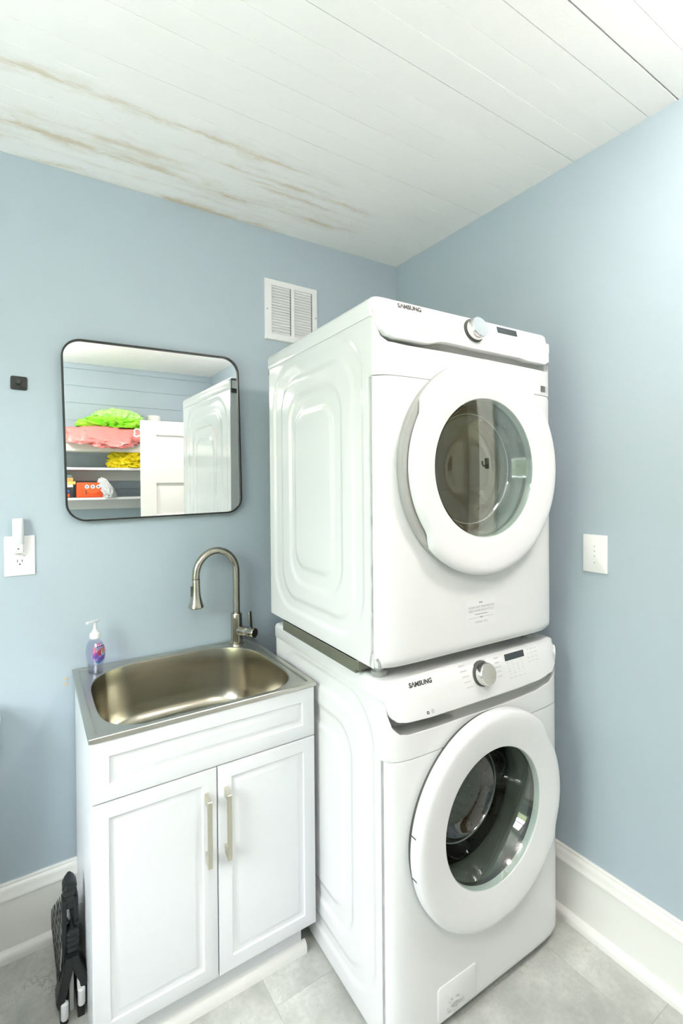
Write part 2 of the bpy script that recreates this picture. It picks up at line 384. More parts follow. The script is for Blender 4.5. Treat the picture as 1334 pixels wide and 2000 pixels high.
struct(box('wall_hall_near', (.12, 1.5, -.6, -.5, 0, 2.58), M_HALL)); struct(box('wall_hall_far', (.12, 1.5, -3.3, -3.2, 0, 2.58), M_HALL))
# garden outside the window
M_LAWN = mat('pale_gravel', (.5, .52, .44), .9); tt = NT(M_LAWN); tt.color(tt.mix(tt.noise(tt.pos(), 3, 6), (.55, .56, .50), (.70, .70, .65)))
struct(box('patio', (-40, XL - .3, -30, 30, -.6, -.5), M_LAWN), 'pale gravel patio outside the window')
M_HEDGE = mat('hedge_leaves', (.28, .32, .18), .8)
bm = bmesh.new(); bmesh.ops.create_grid(bm, x_segments=60, y_segments=14, size=1)
for v in bm.verts:
    yy_, zz_ = v.co.x * 14, (v.co.y + 1) * 2.0 - .5
    v.co = (-9 + .8 * noise.noise(Vector((yy_ * .6, zz_, 2))) + .25 * noise.noise(Vector((yy_ * 3, zz_ * 3, 9))), yy_, zz_ + .3 * noise.noise(Vector((yy_ * .5, 0, 1))))
struct(bmo('hedge', bm, M_HEDGE, None, 60), 'green hedge in the garden outside')

# added unseen fill lights: bowls standing in for bounced flash, one brightening the hall
for k, ((lx, ly), drop, stg, lab) in enumerate(FILL_LIGHTS):
    lz = H0 + TX * lx if lx < 0 else 2.5
    cl = thing('fill_light', lab, 'fill light', (lx, ly, lz))
    bm = bmesh.new(); lathe(bm, [(.065, .004), (.065, -.016), (.05, -.024)], n=40); lathe(bm, [(.008, -.02), (.008, -.05 - drop)], n=12); bmo('fill_light_base', bm, M_CHROME, cl, 40)
    bm = bmesh.new(); lathe(bm, [(r, h - drop) for r, h in ((.02, -.030), (.08, -.031), (.128, -.040), (.142, -.055), (.130, -.072), (.09, -.088), (.02, -.095))], n=48)
    bmo('fill_light_shade', bm, mat('fill_light_glow', (.9, .9, .88), .4, emit=((1, .955, .915) if k == 0 else (1, .905, .875), stg)), cl, 60)

# ------------------------------------------------------------------ stacked laundry machines
W_, DEP, ZC = .686, .693, .537
def fy(x):
    t_ = min(1.0, abs((x - W_ / 2) / (W_ / 2))); return .034 * (1 - math.sqrt(max(0, 1 - t_ ** 9)))
def fyp(x, z): return fy(x) - .012 + max(0, z - .868) * .25
def interp(tab, x):
    if x <= tab[0][0]: return tab[0][1]
    for (a, va), (b, vb) in zip(tab, tab[1:]):
        if x <= b: return va + (vb - va) * smooth01(a, b, x)
    return tab[-1][1]
def xsamples(n=56):
    s = [W_ / 2 * (1 + math.sin(PI / 2 * (2 * i / n - 1))) for i in range(n + 1)]
    return sorted(set([round(v, 5) for v in s] + [.012, .025, .05, .08, .11, .14, .17, .19, .21, .23, .26, .50, .53, .56, .60, .63, .65]))
def dl(bm, prof, xc, zc, n=96, rf=None, cap1=False, cap0=False, mi=None):
    lo = []
    for r, y in prof: lo.append([(xc + (rf(r, 2 * PI * i / n) if rf else r) * math.cos(2 * PI * i / n), y, zc + (rf(r, 2 * PI * i / n) if rf else r) * math.sin(2 * PI * i / n)) for i in range(n)])
    return loops_mesh(bm, lo, closed=True, cap0=cap0, cap1=cap1, mi=mi)
def sdr(y, z, b, r):
    cy, cz = (b[0] + b[1]) / 2, (b[2] + b[3]) / 2; qx = abs(y - cy) - (b[1] - b[0]) / 2 + r; qz = abs(z - cz) - (b[3] - b[2]) / 2 + r
    return math.hypot(max(qx, 0), max(qz, 0)) + min(max(qx, qz), 0) - r
RIB = [((.080, .650, .077, .900), .13), ((.128, .588, .117, .845), .10), ((.188, .522, .176, .784), .085), ((.240, .484, .229, .727), .06)]
def emboss(y, z):
    h = 0
    for i, (b, r) in enumerate(RIB):
        st = 1 - smooth01(-.007, .007, sdr(y, z, b, r)); h += st * (.0040 if i % 2 == 0 else -.0040)
    return h
def make_machine(kind, loc, rz, label):
    D = kind == 'dryer'; zb = .028 if D else .022; ZT = .969
    t0 = thing('tumble_dryer' if D else 'washing_machine', label, 'dryer' if D else 'washing machine', loc, rz)
    # left side panel with pressed ribs
    ny, nz = 96, 132; y0, y1, z0, z1 = .034, DEP, zb, .925
    vs, fs = [], []
    for j in range(nz + 1):
        for i in range(ny + 1):
            yy, zz_ = y0 + (y1 - y0) * i / ny, z0 + (z1 - z0) * j / nz; vs.append((emboss(yy, zz_), yy, zz_))
    for j in range(nz):
        for i in range(ny):
            a = j * (ny + 1) + i; fs.append((a, a + ny + 1, a + ny + 2, a + 1))
    b = len(vs); vs += [(0, y0, z0), (W_, y0, z0), (W_, y1, z0), (0, y1, z0), (0, y0, z1), (W_, y0, z1), (W_, y1, z1), (0, y1, z1)]
    fs += [(b, b + 1, b + 2, b + 3), (b + 1, b + 5, b + 6, b + 2), (b + 3, b + 2, b + 6, b + 7)]
    obj('side_cabinet', vs, fs, M_APPL, t0, 50)
    # lid
    bm = bmesh.new(); zl0 = .918
    lp = []
    for (ins, z) in ((-.003, zl0), (-.004, zl0 + .003), (-.004, ZT - .016), (-.001, ZT - .006), (.006, ZT - .001), (.014, ZT)):
        lp.append([(x, y, z) for x, y in rrect(ins, W_ - ins, .030, DEP + .006 - ins, .012, 5)])
    loops_mesh(bm, lp, cap0=True, cap1=True); bmo('lid', bm, M_APPL, t0, 50)
    # control panel
    zbt = [(0, .925), (.004, .895), (.012, .877), (.024, .864), (.05, .858), (.14, .857), (.21, .870), (.35, .867), (.50, .866), (.55, .861), (.625, .862), (.650, .872), (.668, .895), (W_, .935)] if D else \
          [(0, .925), (.004, .895), (.012, .880), (.024, .872), (.05, .869), (.14, .866), (.24, .865), (.44, .864), (.55, .867), (.63, .876), (.66, .892), (W_, .935)]
    gbt = [(0, .915), (.008, .885), (.016, .864), (.035, .853), (.09, .849), (.25, .850), (.64, .847), (.665, .852), (W_, .875)] if D else \
          [(0, .915), (.008, .875), (.016, .853), (.035, .838), (.06, .833), (.19, .831), (.42, .829), (.54, .832), (.62, .842), (.66, .858), (W_, .885)]
    X_ = xsamples(); lo = []
    for x in X_:
        zb_ = interp(zbt, x); f0 = fy(x); y_ = lambda z: f0 - .012 + max(0, z - .868) * .25
        lo.append([(x, f0 + .045, ZT - .002), (x, y_(.966) + .020, ZT - .0025), (x, y_(.966) + .007, .9635), (x, y_(.958), .957), (x, y_(.93), max(.93, zb_ + .012)), (x, y_(.90), max(.90, zb_ + .009)), (x, y_(zb_ + .006), zb_ + .006), (x, y_(zb_) + .001, zb_ + .002), (x, y_(zb_) + .005, zb_), (x, f0 + .028, zb_ + .003)])
    loops_mesh(bm := bmesh.new(), lo, closed=False); bmo('control_panel', bm, M_PLAS, t0, 40)
    # recessed silver grey band under the panel (grip pocket on the left)
    lo = []
    for x in X_:
        f0 = fy(x); zb_ = interp(zbt, x); zg = min(interp(gbt, x), zb_ - .002)
        dp = (.016 + .026 * (1 - smooth01(.195, .235, x)) * smooth01(0, .03, x)) if not D else .014 + .012 * (1 - smooth01(.19, .22, x)) * smooth01(0, .03, x)
        lo.append([(x, f0 + dp - .006, zb_ + .010), (x, f0 + dp, zb_ - .004), (x, f0 + dp - .001, zg + .006), (x, f0 + dp * .6, zg + .0015), (x, f0 + .001, zg)])
    loops_mesh(bm := bmesh.new(), lo, closed=False); bmo('grip_recess', bm, M_GREYB, t0, 50)
    # fascia strip between the grey band and the seam, then the front panel with the door hole
    SE = .768; lo = []
    for x in X_:
        f0 = fy(x); zg = interp(gbt, x)
        lo.append([(x, f0 + .02, zg - .001), (x, f0 + .002, zg - .0002), (x, f0, zg - .002), (x, f0, .80), (x, f0, SE + .002), (x, f0 + .0015, SE + .0006), (x, f0 + .01, SE + .0006)])
    loops_mesh(bm := bmesh.new(), lo, closed=False); bmo('fascia_panel', bm, M_PLAS, t0, 40)
    xc, R0 = W_ / 2, .218; SB = SE - .0007
    angs = [2 * PI * i / 120 for i in range(120)]
    for cx_, cz_ in ((0, zb), (W_, zb), (0, SB), (W_, SB)): angs.append(math.atan2(cz_ - ZC, cx_ - xc) % (2 * PI))
    angs = sorted(angs); rings = []
    for s in (0, .15, .3, .45, .6, .72, .82, .89, .93, .96, .98, .992, 1.0, 1.0):
        lp = []
        for a in angs:
            ca, sa = math.cos(a), math.sin(a); tx_ = ((W_ - xc) if ca > 0 else xc) / max(abs(ca), 1e-9); tz_ = ((SB - ZC) if sa > 0 else (ZC - zb)) / max(abs(sa), 1e-9)
            rb = min(tx_, tz_); r = R0 + (rb - R0) * s; x, z = xc + r * ca, ZC + r * sa
            y = fy(x)
            lowr = smooth01(zb + .022, zb, z); y += .012 * lowr ** 2
            if len(rings) == 13: y += .012
            lp.append((x, y, z))
        rings.append(lp)
    rings.insert(0, [(p_[0], .012, p_[2]) for p_ in rings[0]])
    loops_mesh(bm := bmesh.new(), rings); bmo('front_panel', bm, M_PLAS, t0, 40)
    # drum, gasket
    dm = M_DRUM2 if D else M_DRUM
    bm = bmesh.new(); dl(bm, [(.205, .10), (.235, .105), (.245, .12), (.245, .45), (.235, .47), (.16, .485), (.06, .475), (.02, .475)], xc, ZC, 72, cap1=True)
    dr = bmo('drum', bm, dm, t0, 40)
    for k in range(3):
        a = math.radians((100 if D else 60) + 120 * k); bm = bmesh.new(); ca, sa = math.cos(a), math.sin(a)
        lo = []
        for yy, hh in ((.16, .012), (.18, .045), (.40, .05), (.44, .02)):
            lo.append([(xc + (.244 - q) * ca - w * sa, yy, ZC + (.244 - q) * sa + w * ca) for q, w in ((0, -.035), (hh * .8, -.014), (hh, 0), (hh * .8, .014), (0, .035))])
        loops_mesh(bm, lo, closed=False, cap0=True, cap1=True); bmo('lifter', bm, dm, dr, 40)
    bm = bmesh.new(); dl(bm, [(R0 + .004, .004), (.212, .016), (.196, .03), (.190, .05), (.196, .065), (.192, .08), (.206, .103)], xc, ZC, 72); bmo('gasket', bm, M_SKIRT if not D else M_GREYB, t0, 50)
    # door
    if D:
        S = lambda a: smooth01(42, 33, abs(((math.degrees(a) - 184 + 180) % 360) - 180))
        dep_s = .022
    else:
        S = lambda a: smooth01(40, 30, abs(((math.degrees(a) - 8 + 180) % 360) - 180)); dep_s = .012
    rf = lambda r, a: r - S(a) * dep_s * smooth01(.255, .288, r)
    bm = bmesh.new()
    dl(bm, [(.190, -.010), (.190, -.026), (.1925, -.0305), (.198, -.032), (.225, -.0365), (.255, -.041), (.275, -.0425), (.286, -.0405), (.2925, -.036), (.2955, -.029), (.2955, -.0225 if D else -.012), (.290, -.0205 if D else -.0085), (.200, -.010)], xc, ZC, 120, rf)
    d = bmo('door', bm, M_DOORW, t0, 40); d['label'] = 'round white porthole door'
    bm = bmesh.new(); dl(bm, [(.19, -.009), (.2935, -.022), (.2945, -.019), (.2945, -.004), (.29, .002), (.19, .002)] if D else [(.19, -.008), (.286, -.009), (.289, -.007), (.289, .004), (.19, .004)], xc, ZC, 96)
    bmo('door_backing', bm, M_GREYB if D else M_DKGAP, d, 40)
    bowl = [(.1895, -.031), (.186, -.0265), (.178, -.010), (.170, .008), (.1645, .021), (.157, .033), (.146, .041), (.12, .0475), (.07, .0495), (.02, .050)] if D else \
           [(.1895, -.030), (.186, -.0255), (.1765, -.006), (.1665, .019), (.157, .048), (.1475, .078), (.1405, .097), (.132, .110), (.10, .119), (.06, .124), (.02, .126)]
    bm = bmesh.new(); dl(bm, bowl, xc, ZC, 120, cap1=True); bmo('glass_bowl', bm, M_GLASS, d, 60)
    if D:
        bm = bmesh.new(); dl(bm, [(.1898, -.0312), (.16, -.0322), (.10, -.0336), (.05, -.0342), (.01, -.0344)], xc, ZC, 120, cap1=True); bmo('outer_pane', bm, M_GLASS2, d, 60)
    if not D:
        bm = bmesh.new(); dl(bm, [(.1415, .0955), (.1435, .0965), (.1435, .0995), (.1415, .1005), (.1405, .098), (.1415, .0955)], xc, ZC, 120); bmo('bowl_rim', bm, M_FAINT, d, 60)
        for zz_ in (.578, .487):
            a = math.asin((zz_ - ZC) / .292); bm = bmesh.new(); xx = xc - .2925 * math.cos(a); bx(bm, xx - .002, xx + .008, -.030, -.010, zz_ - .011, zz_ + .011, bev=.002); bmo('latch_notch', bm, M_DKGAP, d, 30)
    else:
        bm = bmesh.new(); dl(bm, [(.1575, .0315), (.1595, .0325), (.1595, .0355), (.1575, .0365), (.1565, .034), (.1575, .0315)], xc, ZC, 120); bmo('bowl_rim', bm, M_FAINT2, d, 60)
    # dial
    kx, kz = .325, (.922 if D else .934); ky = fyp(kx, kz)
    bm = bmesh.new(); lathe(bm, [(.0350, -.003), (.0350, .003), (.0335, .0045)], n=64, cap0=False, mi=0); ob = bmo('dial_base', bm, M_DKGAP, t0, 40); ob.location = (kx, ky, kz); ob.rotation_euler = (PI / 2 - math.atan(.25), 0, 0)
    bm = bmesh.new(); lathe(bm, [(.0305, 0), (.0312, .010), (.0305, .020), (.0290, .0235)], n=64, cap0=False, cap1=False, mi=0); lathe(bm, [(.0290, .0235), (.0282, .0245), (.012, .0240), (.002, .0238)], n=64, cap0=False, mi=1)
    bmesh.ops.remove_doubles(bm, verts=bm.verts, dist=1e-5)
    kn = bmo('dial', bm, None, t0, 40, mats=[M_CHROME, M_KNOB]); kn.location = (kx, ky - .004, kz); kn.rotation_euler = (PI / 2 - math.atan(.25), 0, 0); kn['label'] = 'round brushed metal dial'
    # display and printed marks
    gx, gz, gw, gh = .470, (.944 if D else .956), .086, .0185
    def rects(name, L, m, off=.0007, par=None, surf=fyp):
        vs, fs = [], []
        for (x, z, w, h) in L:
            n_ = 4 if w > .02 else 1; b0 = len(vs)
            for i in range(n_ + 1):
                xx = x - w / 2 + w * i / n_
                for zz_ in (z - h / 2, z + h / 2): vs.append((xx, surf(xx, zz_) - off, zz_))
            for i in range(n_): q = b0 + 2 * i; fs.append((q, q + 2, q + 3, q + 1))
        return obj(name, vs, fs, m, par or t0)
    rects('display', [(gx, gz, gw, gh)], M_SCREEN, .001)
    rnd = random.Random(3); L = []
    for i in range(5):
        zz_ = .950 - i * .0115 if D else .967 - i * .0145
        wv = rnd.uniform(.020, .032); L.append((.252 + i * (.004 if D else .005), zz_, wv, .0026))
    for i in range(5):
        zz_ = (.949 if D else .963) - i * .0125; wv = rnd.uniform(.018, .03); L.append((.392 + i * .001 , zz_, wv, .0026))
    zz0 = gz - gh / 2 - .006
    for cidx in range(4):
        for i in range(5): L.append((gx - .034 + cidx * .020 + i * .0012, zz0 - i * .0075, rnd.choice([.003, .006, .0085]), .0022))
    for cidx in range(3):
        for i in range(4): L.append((gx + .062 + cidx * .018, gz + .006 - i * .0115, rnd.uniform(.005, .012), .0022))
    for i in range(4): L.append((gx - .03 + i * .02, zz0 - .042, .013, .0022))
    rects('printed_marks', L, M_FAINT2)['kind'] = 'stuff'
    def lettering(name, s, size, x0, z0, m, bold=0, surf=fyp, off=.0009, align='CENTER', par=None):
        me = text_mesh(s, size, bold, align)
        for v in me.vertices:
            x, z = x0 + v.co.x, z0 + v.co.y; v.co = (x, surf(x, z) - off, z)
        return obj_me(name, me, m, par or t0)
    lettering('brand_lettering', 'S\u039bMSUNG', .0165, .1035, .9485 if D else .9535, M_INK, .00055)
    if D:
        lettering('small_lettering', 'Moisture Sensor', .0075, .125, .8905, M_FAINT)
        s_f = lambda x, z: fy(x)
        rects('seam_sticker', [(.6300, .789, .026, .019)], M_SKIRT, .0008, None, s_f)
        rects('seam_sticker_end', [(.6510, .789, .015, .019)], M_FAINT2, .0008, None, s_f)
        rects('lint_label', [(.347, .132, .116, .074)], mat('clear_label_film', (.765, .775, .775), .25), .0006, None, s_f)
        for s, zz_, sz, mm in (('CLEAN LINT TRAP BEFORE', .1465, .0088, M_FAINT), ('AND AFTER EACH CYCLE', .1365, .0088, M_FAINT), ('THANK YOU', .1040, .0088, M_FAINT)):
            lettering('label_lettering', s, sz, .347, zz_, mm, 0, s_f, .0011)
        rects('label_rules', [(.347, .1265, .05, .0022), (.318, .1175, .04, .0008), (.376, .1175, .04, .0008), (.347, .1175, .012, .004), (.345, .159, .014, .0045)], M_FAINT, .0011, None, s_f)['kind'] = 'stuff'
        bm = bmesh.new(); lo = []
        bx(bm, -.0055, .012, .112, .578, -.007, .0275, bev=.001, seg=1); bx(bm, -.0055, .06, .098, .112, .004, .0275, bev=.001, seg=1); bx(bm, -.0045, W_ * .5, .112, .578, .020, .0275)
        o = bmo('stacking_bracket', bm, M_BRACK, t0); o['label'] = 'dull grey stacking bracket'
        for x in (.045, W_ - .045):
            for y in (.075, DEP - .06):
                bm = bmesh.new(); lathe(bm, [(.020, -.009), (.021, -.006), (.021, .004), (.012, .006), (.012, .030)], (x, y, 0), n=24); bmo('levelling_foot', bm, M_GREYB, t0, 40)
        bm = bmesh.new(); tube(bm, [(.010, .022, .030), (.009, .022, .045), (.0035, .026, .055)], .004, 8); bmo('corner_notch', bm, M_GREYB, t0, 40)
        # rear top-corner clip seen in the mirror
        bm = bmesh.new(); bx(bm, .001, .045, DEP + .0055, DEP + .0095, .900, .962, bev=.003); bmo('rear_clip', bm, M_DKGAP, t0, 30)
    else:
        L = []; s_f = lambda x, z: fy(x)
        rects('spiral_mark', [(.1125, .8835, .0045, .0022), (.1095, .8815, .0022, .0055), (.1125, .8785, .005, .0022), (.1155, .8800, .002, .0055)], M_INK)
        rects('small_print', [(.128, .8850, .009, .0016), (.1285, .8815, .010, .0016), (.1285, .8780, .008, .0016)], M_FAINT)['kind'] = 'stuff'
        # pump filter flap
        fl_ = rrect(.146, .290, .040, .134, .010, 5); fi = rrect(.148, .288, .042, .132, .009, 5)
        bm = bmesh.new(); loops_mesh(bm, [[(x, fy(x) + .0015, z) for x, z in rrect(.1445, .2915, .0385, .1355, .011, 5)], [(x, fy(x) - .0012, z) for x, z in fl_], [(x, fy(x) - .0022, z) for x, z in fi]], cap1=True); ff = bmo('filter_flap', bm, M_PLAS, t0, 40)
        rr = random.Random(5); L = [(.205 + rr.gauss(0, .015), .064 + rr.gauss(0, .008), rr.uniform(.002, .012), rr.uniform(.0015, .004)) for _ in range(34)]
        rects('worn_print', L, mat('worn_grey_print', (.50, .51, .48), .5), .0028, ff, s_f)['kind'] = 'stuff'
        for x in (.05, W_ - .05):
            for y in (.08, DEP - .06):
                bm = bmesh.new(); lathe(bm, [(.022, 0), (.022, .010), (.012, .012), (.012, .024)], (x, y, 0), n=24); bmo('levelling_foot', bm, M_SKIRT, t0, 40)
    return t0
make_machine('washer', (-.7853, -.9216, 0), -.0238, 'white front-loading washing machine standing on the floor under the dryer')
make_machine('dryer', (-.808, -.9134, .978), -.0341, 'white front-loading dryer stacked on top of the washing machine')

# ------------------------------------------------------------------ sink cabinet, sink, faucet
KO, KR = (-1.4135, -.5500, 0), -.007
KW, KD, KZ = .619, .541, .864
def kw(x, y, z=0): c, s = math.cos(KR), math.sin(KR); return Vector((KO[0] + c * x - s * y, KO[1] + s * x + c * y, z))
kc = thing('sink_cabinet', 'white two-door vanity cabinet under the stainless sink', 'cabinet', KO, KR)
CT = .852
bm = bmesh.new()
for d in ((.006, .022, .018, KD - .004, .0, CT), (KW - .022, KW - .006, .018, KD - .004, .115, CT), (.022, KW - .022, KD - .016, KD - .004, .02, CT), (.022, KW - .022, .02, KD - .016, .115, .131), (.022, KW - .022, .019, .034, CT - .03, CT - .004),
          (.022, KW - .022, .019, .034, .665, .705), (KW / 2 - .02, KW / 2 + .02, .019, .034, .131, .665), (.580, .596, .06, KD - .004, .0, .115)): bx(bm, *d, bev=.0008, seg=1)
bmo('carcass', bm, M_CAB, kc)
box('toe_kick', (.022, .592, .052, .066, 0, .116), M_CAB, kc)
bm = bmesh.new(); lo = []
for x in (.006, .604): lo.append([(x, .052, 0), (x, .034, 0)] + [(x, .052 - .018 * math.cos(a), .012 + .022 * math.sin(a)) for a in [q * PI / 14 for q in range(1, 8)]])
loops_mesh(bm, lo, cap0=True, cap1=True); o = bmo('shoe_moulding', bm, M_KICKM, kc, 40); o['label'] = 'cream quarter-round moulding'
def routed(name, x0, x1, z0, z1, inset, par=kc, yb=.018, th=.018):
    bm = bmesh.new(); lo = []
    for i, y in ((0, yb), (0, yb - th + .003), (.0009, yb - th + .0009), (.003, yb - th), (inset, yb - th), (inset + .003, yb - th + .0035), (inset + .009, yb - th + .0052), (inset + .014, yb - th + .0046), (inset + .021, yb - th + .0012), (inset + .024, yb - th + .001)):
        lo.append([(x0 + i, y, z0 + i), (x1 - i, y, z0 + i), (x1 - i, y, z1 - i), (x0 + i, y, z1 - i)])
    loops_mesh(bm, lo, cap0=True, cap1=True); return bmo(name, bm, M_CAB, par, 28)
routed('drawer_front', .001, KW - .001, .700, .8505, .040)
dL = routed('door', .001, .3095, .116, .6965, .038); dR = routed('door', .3125, KW - .001, .116, .6965, .038)
def pull(x, z0, z1, par):
    bm = bmesh.new()
    def pr(pts):
        lo = [[(xx, y, z) for y, z in pts] for xx in (x - .005, x + .005)]; loops_mesh(bm, lo, cap0=True, cap1=True)
    pr([(0, z1 - .004), (-.026, z1 - .012), (-.026, z1 - .026), (-.020, z1 - .030), (0, z1 - .030)])
    pr([(0, z0 + .030), (-.020, z0 + .030), (-.026, z0 + .026), (-.026, z0 + .0), (0, z0 + .008)])
    bx(bm, x - .006, x + .006, -.033, -.024, z0, z1 - .012, bev=.001, seg=1)
    o = bmo('handle', bm, M_PULL, par); o['label'] = 'brushed champagne metal bar pull'
pull(.2805, .448, .640, dL); pull(.3345, .448, .640, dR)

# sink
sk = thing('utility_sink', 'brushed stainless drop-in sink on the white cabinet', 'sink', (*kw(0, 0).xy, CT), KR)
N = 128
bxc, byc, ba, bb = .311, .262, .279, .250
def rect_ray(a, x0, x1, y0, y1, r):
    ca, sa = math.cos(a), math.sin(a); tx_ = (x1 - bxc if ca > 0 else bxc - x0) / max(abs(ca), 1e-9); ty_ = (y1 - byc if sa > 0 else byc - y0) / max(abs(sa), 1e-9)
    t_ = min(tx_, ty_); return bxc + t_ * ca, byc + t_ * sa
def sup(a, ka, kb, nb=3.1, nf=4.2):
    ca, sa = math.cos(a), math.sin(a); n_ = nb if sa > 0 else nf
    q = (abs(ca / ka) ** n_ + abs(sa / kb) ** n_) ** (-1 / n_); return bxc + q * ca, byc + q * sa
A_ = sorted([2 * PI * i / N for i in range(N)] + [math.atan2(y - byc, x - bxc) % (2 * PI) for x in (-.003, KW + .003) for y in (-.004, KD)])
def rl(i, z): return [(*rect_ray(a, -.003 + i, KW + .003 - i, -.004 + i, KD - i, 0), z) for a in A_]
def sl(k, z, kk=None): return [(*sup(a, ba - k, bb - k), z) for a in A_]
lo = [rl(.004, 0), rl(0, 0), rl(0, .0105), rl(.0012, .012), rl(.0155, .012), rl(.0175, .0116), rl(.0205, .0086), rl(.0225, .0082), sl(-.004, .0082), sl(-.001, .0078), sl(.001, .0062), sl(.002, .002), sl(.006, -.05), sl(.012, -.13), sl(.018, -.165), sl(.028, -.185), sl(.045, -.195), sl(.075, -.199), sl(.14, -.203), sl(.20, -.206)]
bm = bmesh.new(); loops_mesh(bm, lo, cap1=True, mi=[1] * 10 + [0] * 9 + [0]); bmo('basin', bm, None, sk, 35, mats=[M_STEEL, M_RIM])
bm = bmesh.new(); lathe(bm, [(.045, -.2055), (.045, -.2035), (.036, -.2030), (.034, -.206), (.01, -.208)], (bxc, byc, 0), n=40, cap0=False); bmo('drain', bm, M_CHROME, sk, 40)

# faucet
FB = Vector((-.853, -.050, CT + .0082)); fc = thing('kitchen_faucet', 'brushed nickel pull-down gooseneck faucet on the back right of the sink', 'faucet', FB)
zz0 = -FB.z
bm = bmesh.new(); lathe(bm, [(.0275, 0), (.0275, .004), (.0225, .006), (.0218, .10), (.0218, .117), (.0205, .119), (.016, .119)], n=40); bmo('body', bm, M_NICKEL, fc, 35)
sd = Vector((-.992, -.12, 0)).normalized(); R_ = .0815; z_arc = 1.142 - FB.z; pts = [Vector((0, 0, .117)), Vector((0, 0, .18)), Vector((0, 0, z_arc - .01))]
for i in range(0, 25):
    a = PI * i / 24; pts.append(sd * (R_ * (1 - math.cos(a))) + Vector((0, 0, z_arc + R_ * math.sin(a) * 1.06)))
end = sd * (2 * R_); pts.append(end + Vector((0, 0, z_arc - .012)))
bm = bmesh.new(); tube(bm, pts, .0135, 24); bmo('spout', bm, M_NICKEL, fc, 50)
ez = z_arc - .012
bm = bmesh.new(); lathe(bm, [(.0136, 0), (.0142, -.002), (.0146, -.03), (.0170, -.058), (.0220, -.082), (.0275, -.098), (.0280, -.102), (.0262, -.104), (.024, -.103)], end + Vector((0, 0, ez)), n=40); sh = bmo('spray_head', bm, M_NICKEL, fc, 35)
bm = bmesh.new(); lathe(bm, [(.0240, -.1032), (.0235, -.106), (.004, -.107)], end + Vector((0, 0, ez)), n=32); bmo('spray_face', bm, M_DKGAP, sh, 40)
bm = bmesh.new(); lathe(bm, [(.0140, .0012), (.0140, -.0012)], end + Vector((0, 0, ez)), n=32); bmo('joint_ring', bm, M_DKGAP, sh, 40)
bm = bmesh.new(); q = end + sd * .0165 + Vector((0, 0, ez)); bx(bm, -.002, .0035, -.004, .004, -.062, -.024, bev=.0012, M=Matrix.Translation(q) @ Matrix.Rotation(math.atan2(sd.y, sd.x), 4, 'Z')); bmo('spray_button', bm, M_DKGAP, sh, 30)
hd = Vector((.46, -.89, 0)).normalized(); hz = .052
bm = bmesh.new(); lathe(bm, [(.0185, .010), (.0185, .050), (.0180, .0512), (.0180, .0526), (.0188, .054), (.0188, .088), (.0178, .0905)], (0, 0, hz), hd, n=36); hb = bmo('valve_body', bm, M_NICKEL, fc, 35)
bm = bmesh.new(); lathe(bm, [(.0178, .0903), (.0168, .0912), (.004, .0912)], (0, 0, hz), hd, n=36); bmo('valve_cap', bm, mat('dark_cap_metal', (.10, .09, .075), .35, metal=.8), hb, 40)
bm = bmesh.new(); M4 = Matrix.Translation(hd * .072 + Vector((0, 0, hz + .012))) @ Matrix.Rotation(math.atan2(hd.y, hd.x), 4, 'Z') @ Matrix.Rotation(math.radians(-5), 4, 'Y'); bx(bm, -.003, .003, -.007, .007, 0, .068, bev=.0012, M=M4); bmo('lever', bm, M_NICKEL, fc, 30)
bm = bmesh.new(); bx(bm, .055, .063, -.003, .003, .0165, .0195, M=Matrix.Translation((0, 0, hz)) @ Matrix.Rotation(math.atan2(hd.y, hd.x), 4, 'Z')); bmo('temperature_mark', bm, mat('blue_mark', (.02, .15, .6), .4), hb)

# soap bottle
sbz = CT + .0082; SP = kw(.062, .480, sbz); sr = math.radians(32)
sb = thing('soap_bottle', 'clear lavender hand-soap pump bottle with a pink oval label on the sink', 'bottle', SP, sr)
prof = [(.0265, 0), (.0290, .002), (.0295, .008), (.0285, .018), (.0310, .030), (.0365, .050), (.0378, .066), (.0355, .084), (.0290, .100), (.0185, .110), (.0125, .113), (.0125, .117)]
ysq = .62
bm = bmesh.new(); lathe(bm, prof, n=40, sy=ysq); bmo('bottle_body', bm, M_SOAP, sb, 50)
bm = bmesh.new(); lathe(bm, [(max(r - .0018, .001), h + .0018 * (i == 0)) for i, (r, h) in enumerate(prof[:9])], n=40, sy=ysq); bmo('soap', bm, thin_glass('lavender_soap', (.90, .895, .965), .3), sb, 50)
bm = bmesh.new(); lathe(bm, [(.0150, .114), (.0160, .116), (.0162, .127), (.0150, .131), (.0095, .134), (.0085, .141), (.0052, .143), (.0050, .166), (.0065, .168)], n=28); pc = bmo('pump_collar', bm, mat('soft_white_plastic', (.80, .84, .80), .35), sb, 40)
bm = bmesh.new(); bx(bm, -.031, .016, -.0055, .0055, .1655, .1730, bev=.0025); bmo('pump_head', bm, M_FROST, pc, 40)
M_LAB = mat('printed_soap_label', (.8, .1, .3), .35); t = NT(M_LAB); tc = t.new('ShaderNodeTexCoord').outputs['Object']
sxyz = t.new('ShaderNodeSeparateXYZ'); t.link(tc, sxyz.inputs[0]); hz_ = sxyz.outputs[2]
c = t.mix(t.ramp(hz_, .055, .085), (.20, .12, .50), (.80, .10, .27)); c = t.mix(t.ramp(t.noise(tc, 75, 2), .52, .58), c, (.62, .45, .75))
c = t.mix(t.math('MULTIPLY', t.ramp(hz_, .046, .036), .9), c, (.03, .35, .65)); t.color(c)
def bottle_y(x, z):
    r = interp(list((h, r_) for r_, h in prof), z); return -r * ysq * math.sqrt(max(0, 1 - (x / max(r, .001)) ** 2))
def on_bottle(name, me, m, par, off):
    for v in me.vertices: x, z = v.co.x, v.co.y; v.co = (x, bottle_y(x, z) - off, z)
    return obj_me(name, me, m, par)
bm = bmesh.new(); c0 = bm.verts.new((0, .067, 0)); rg = []
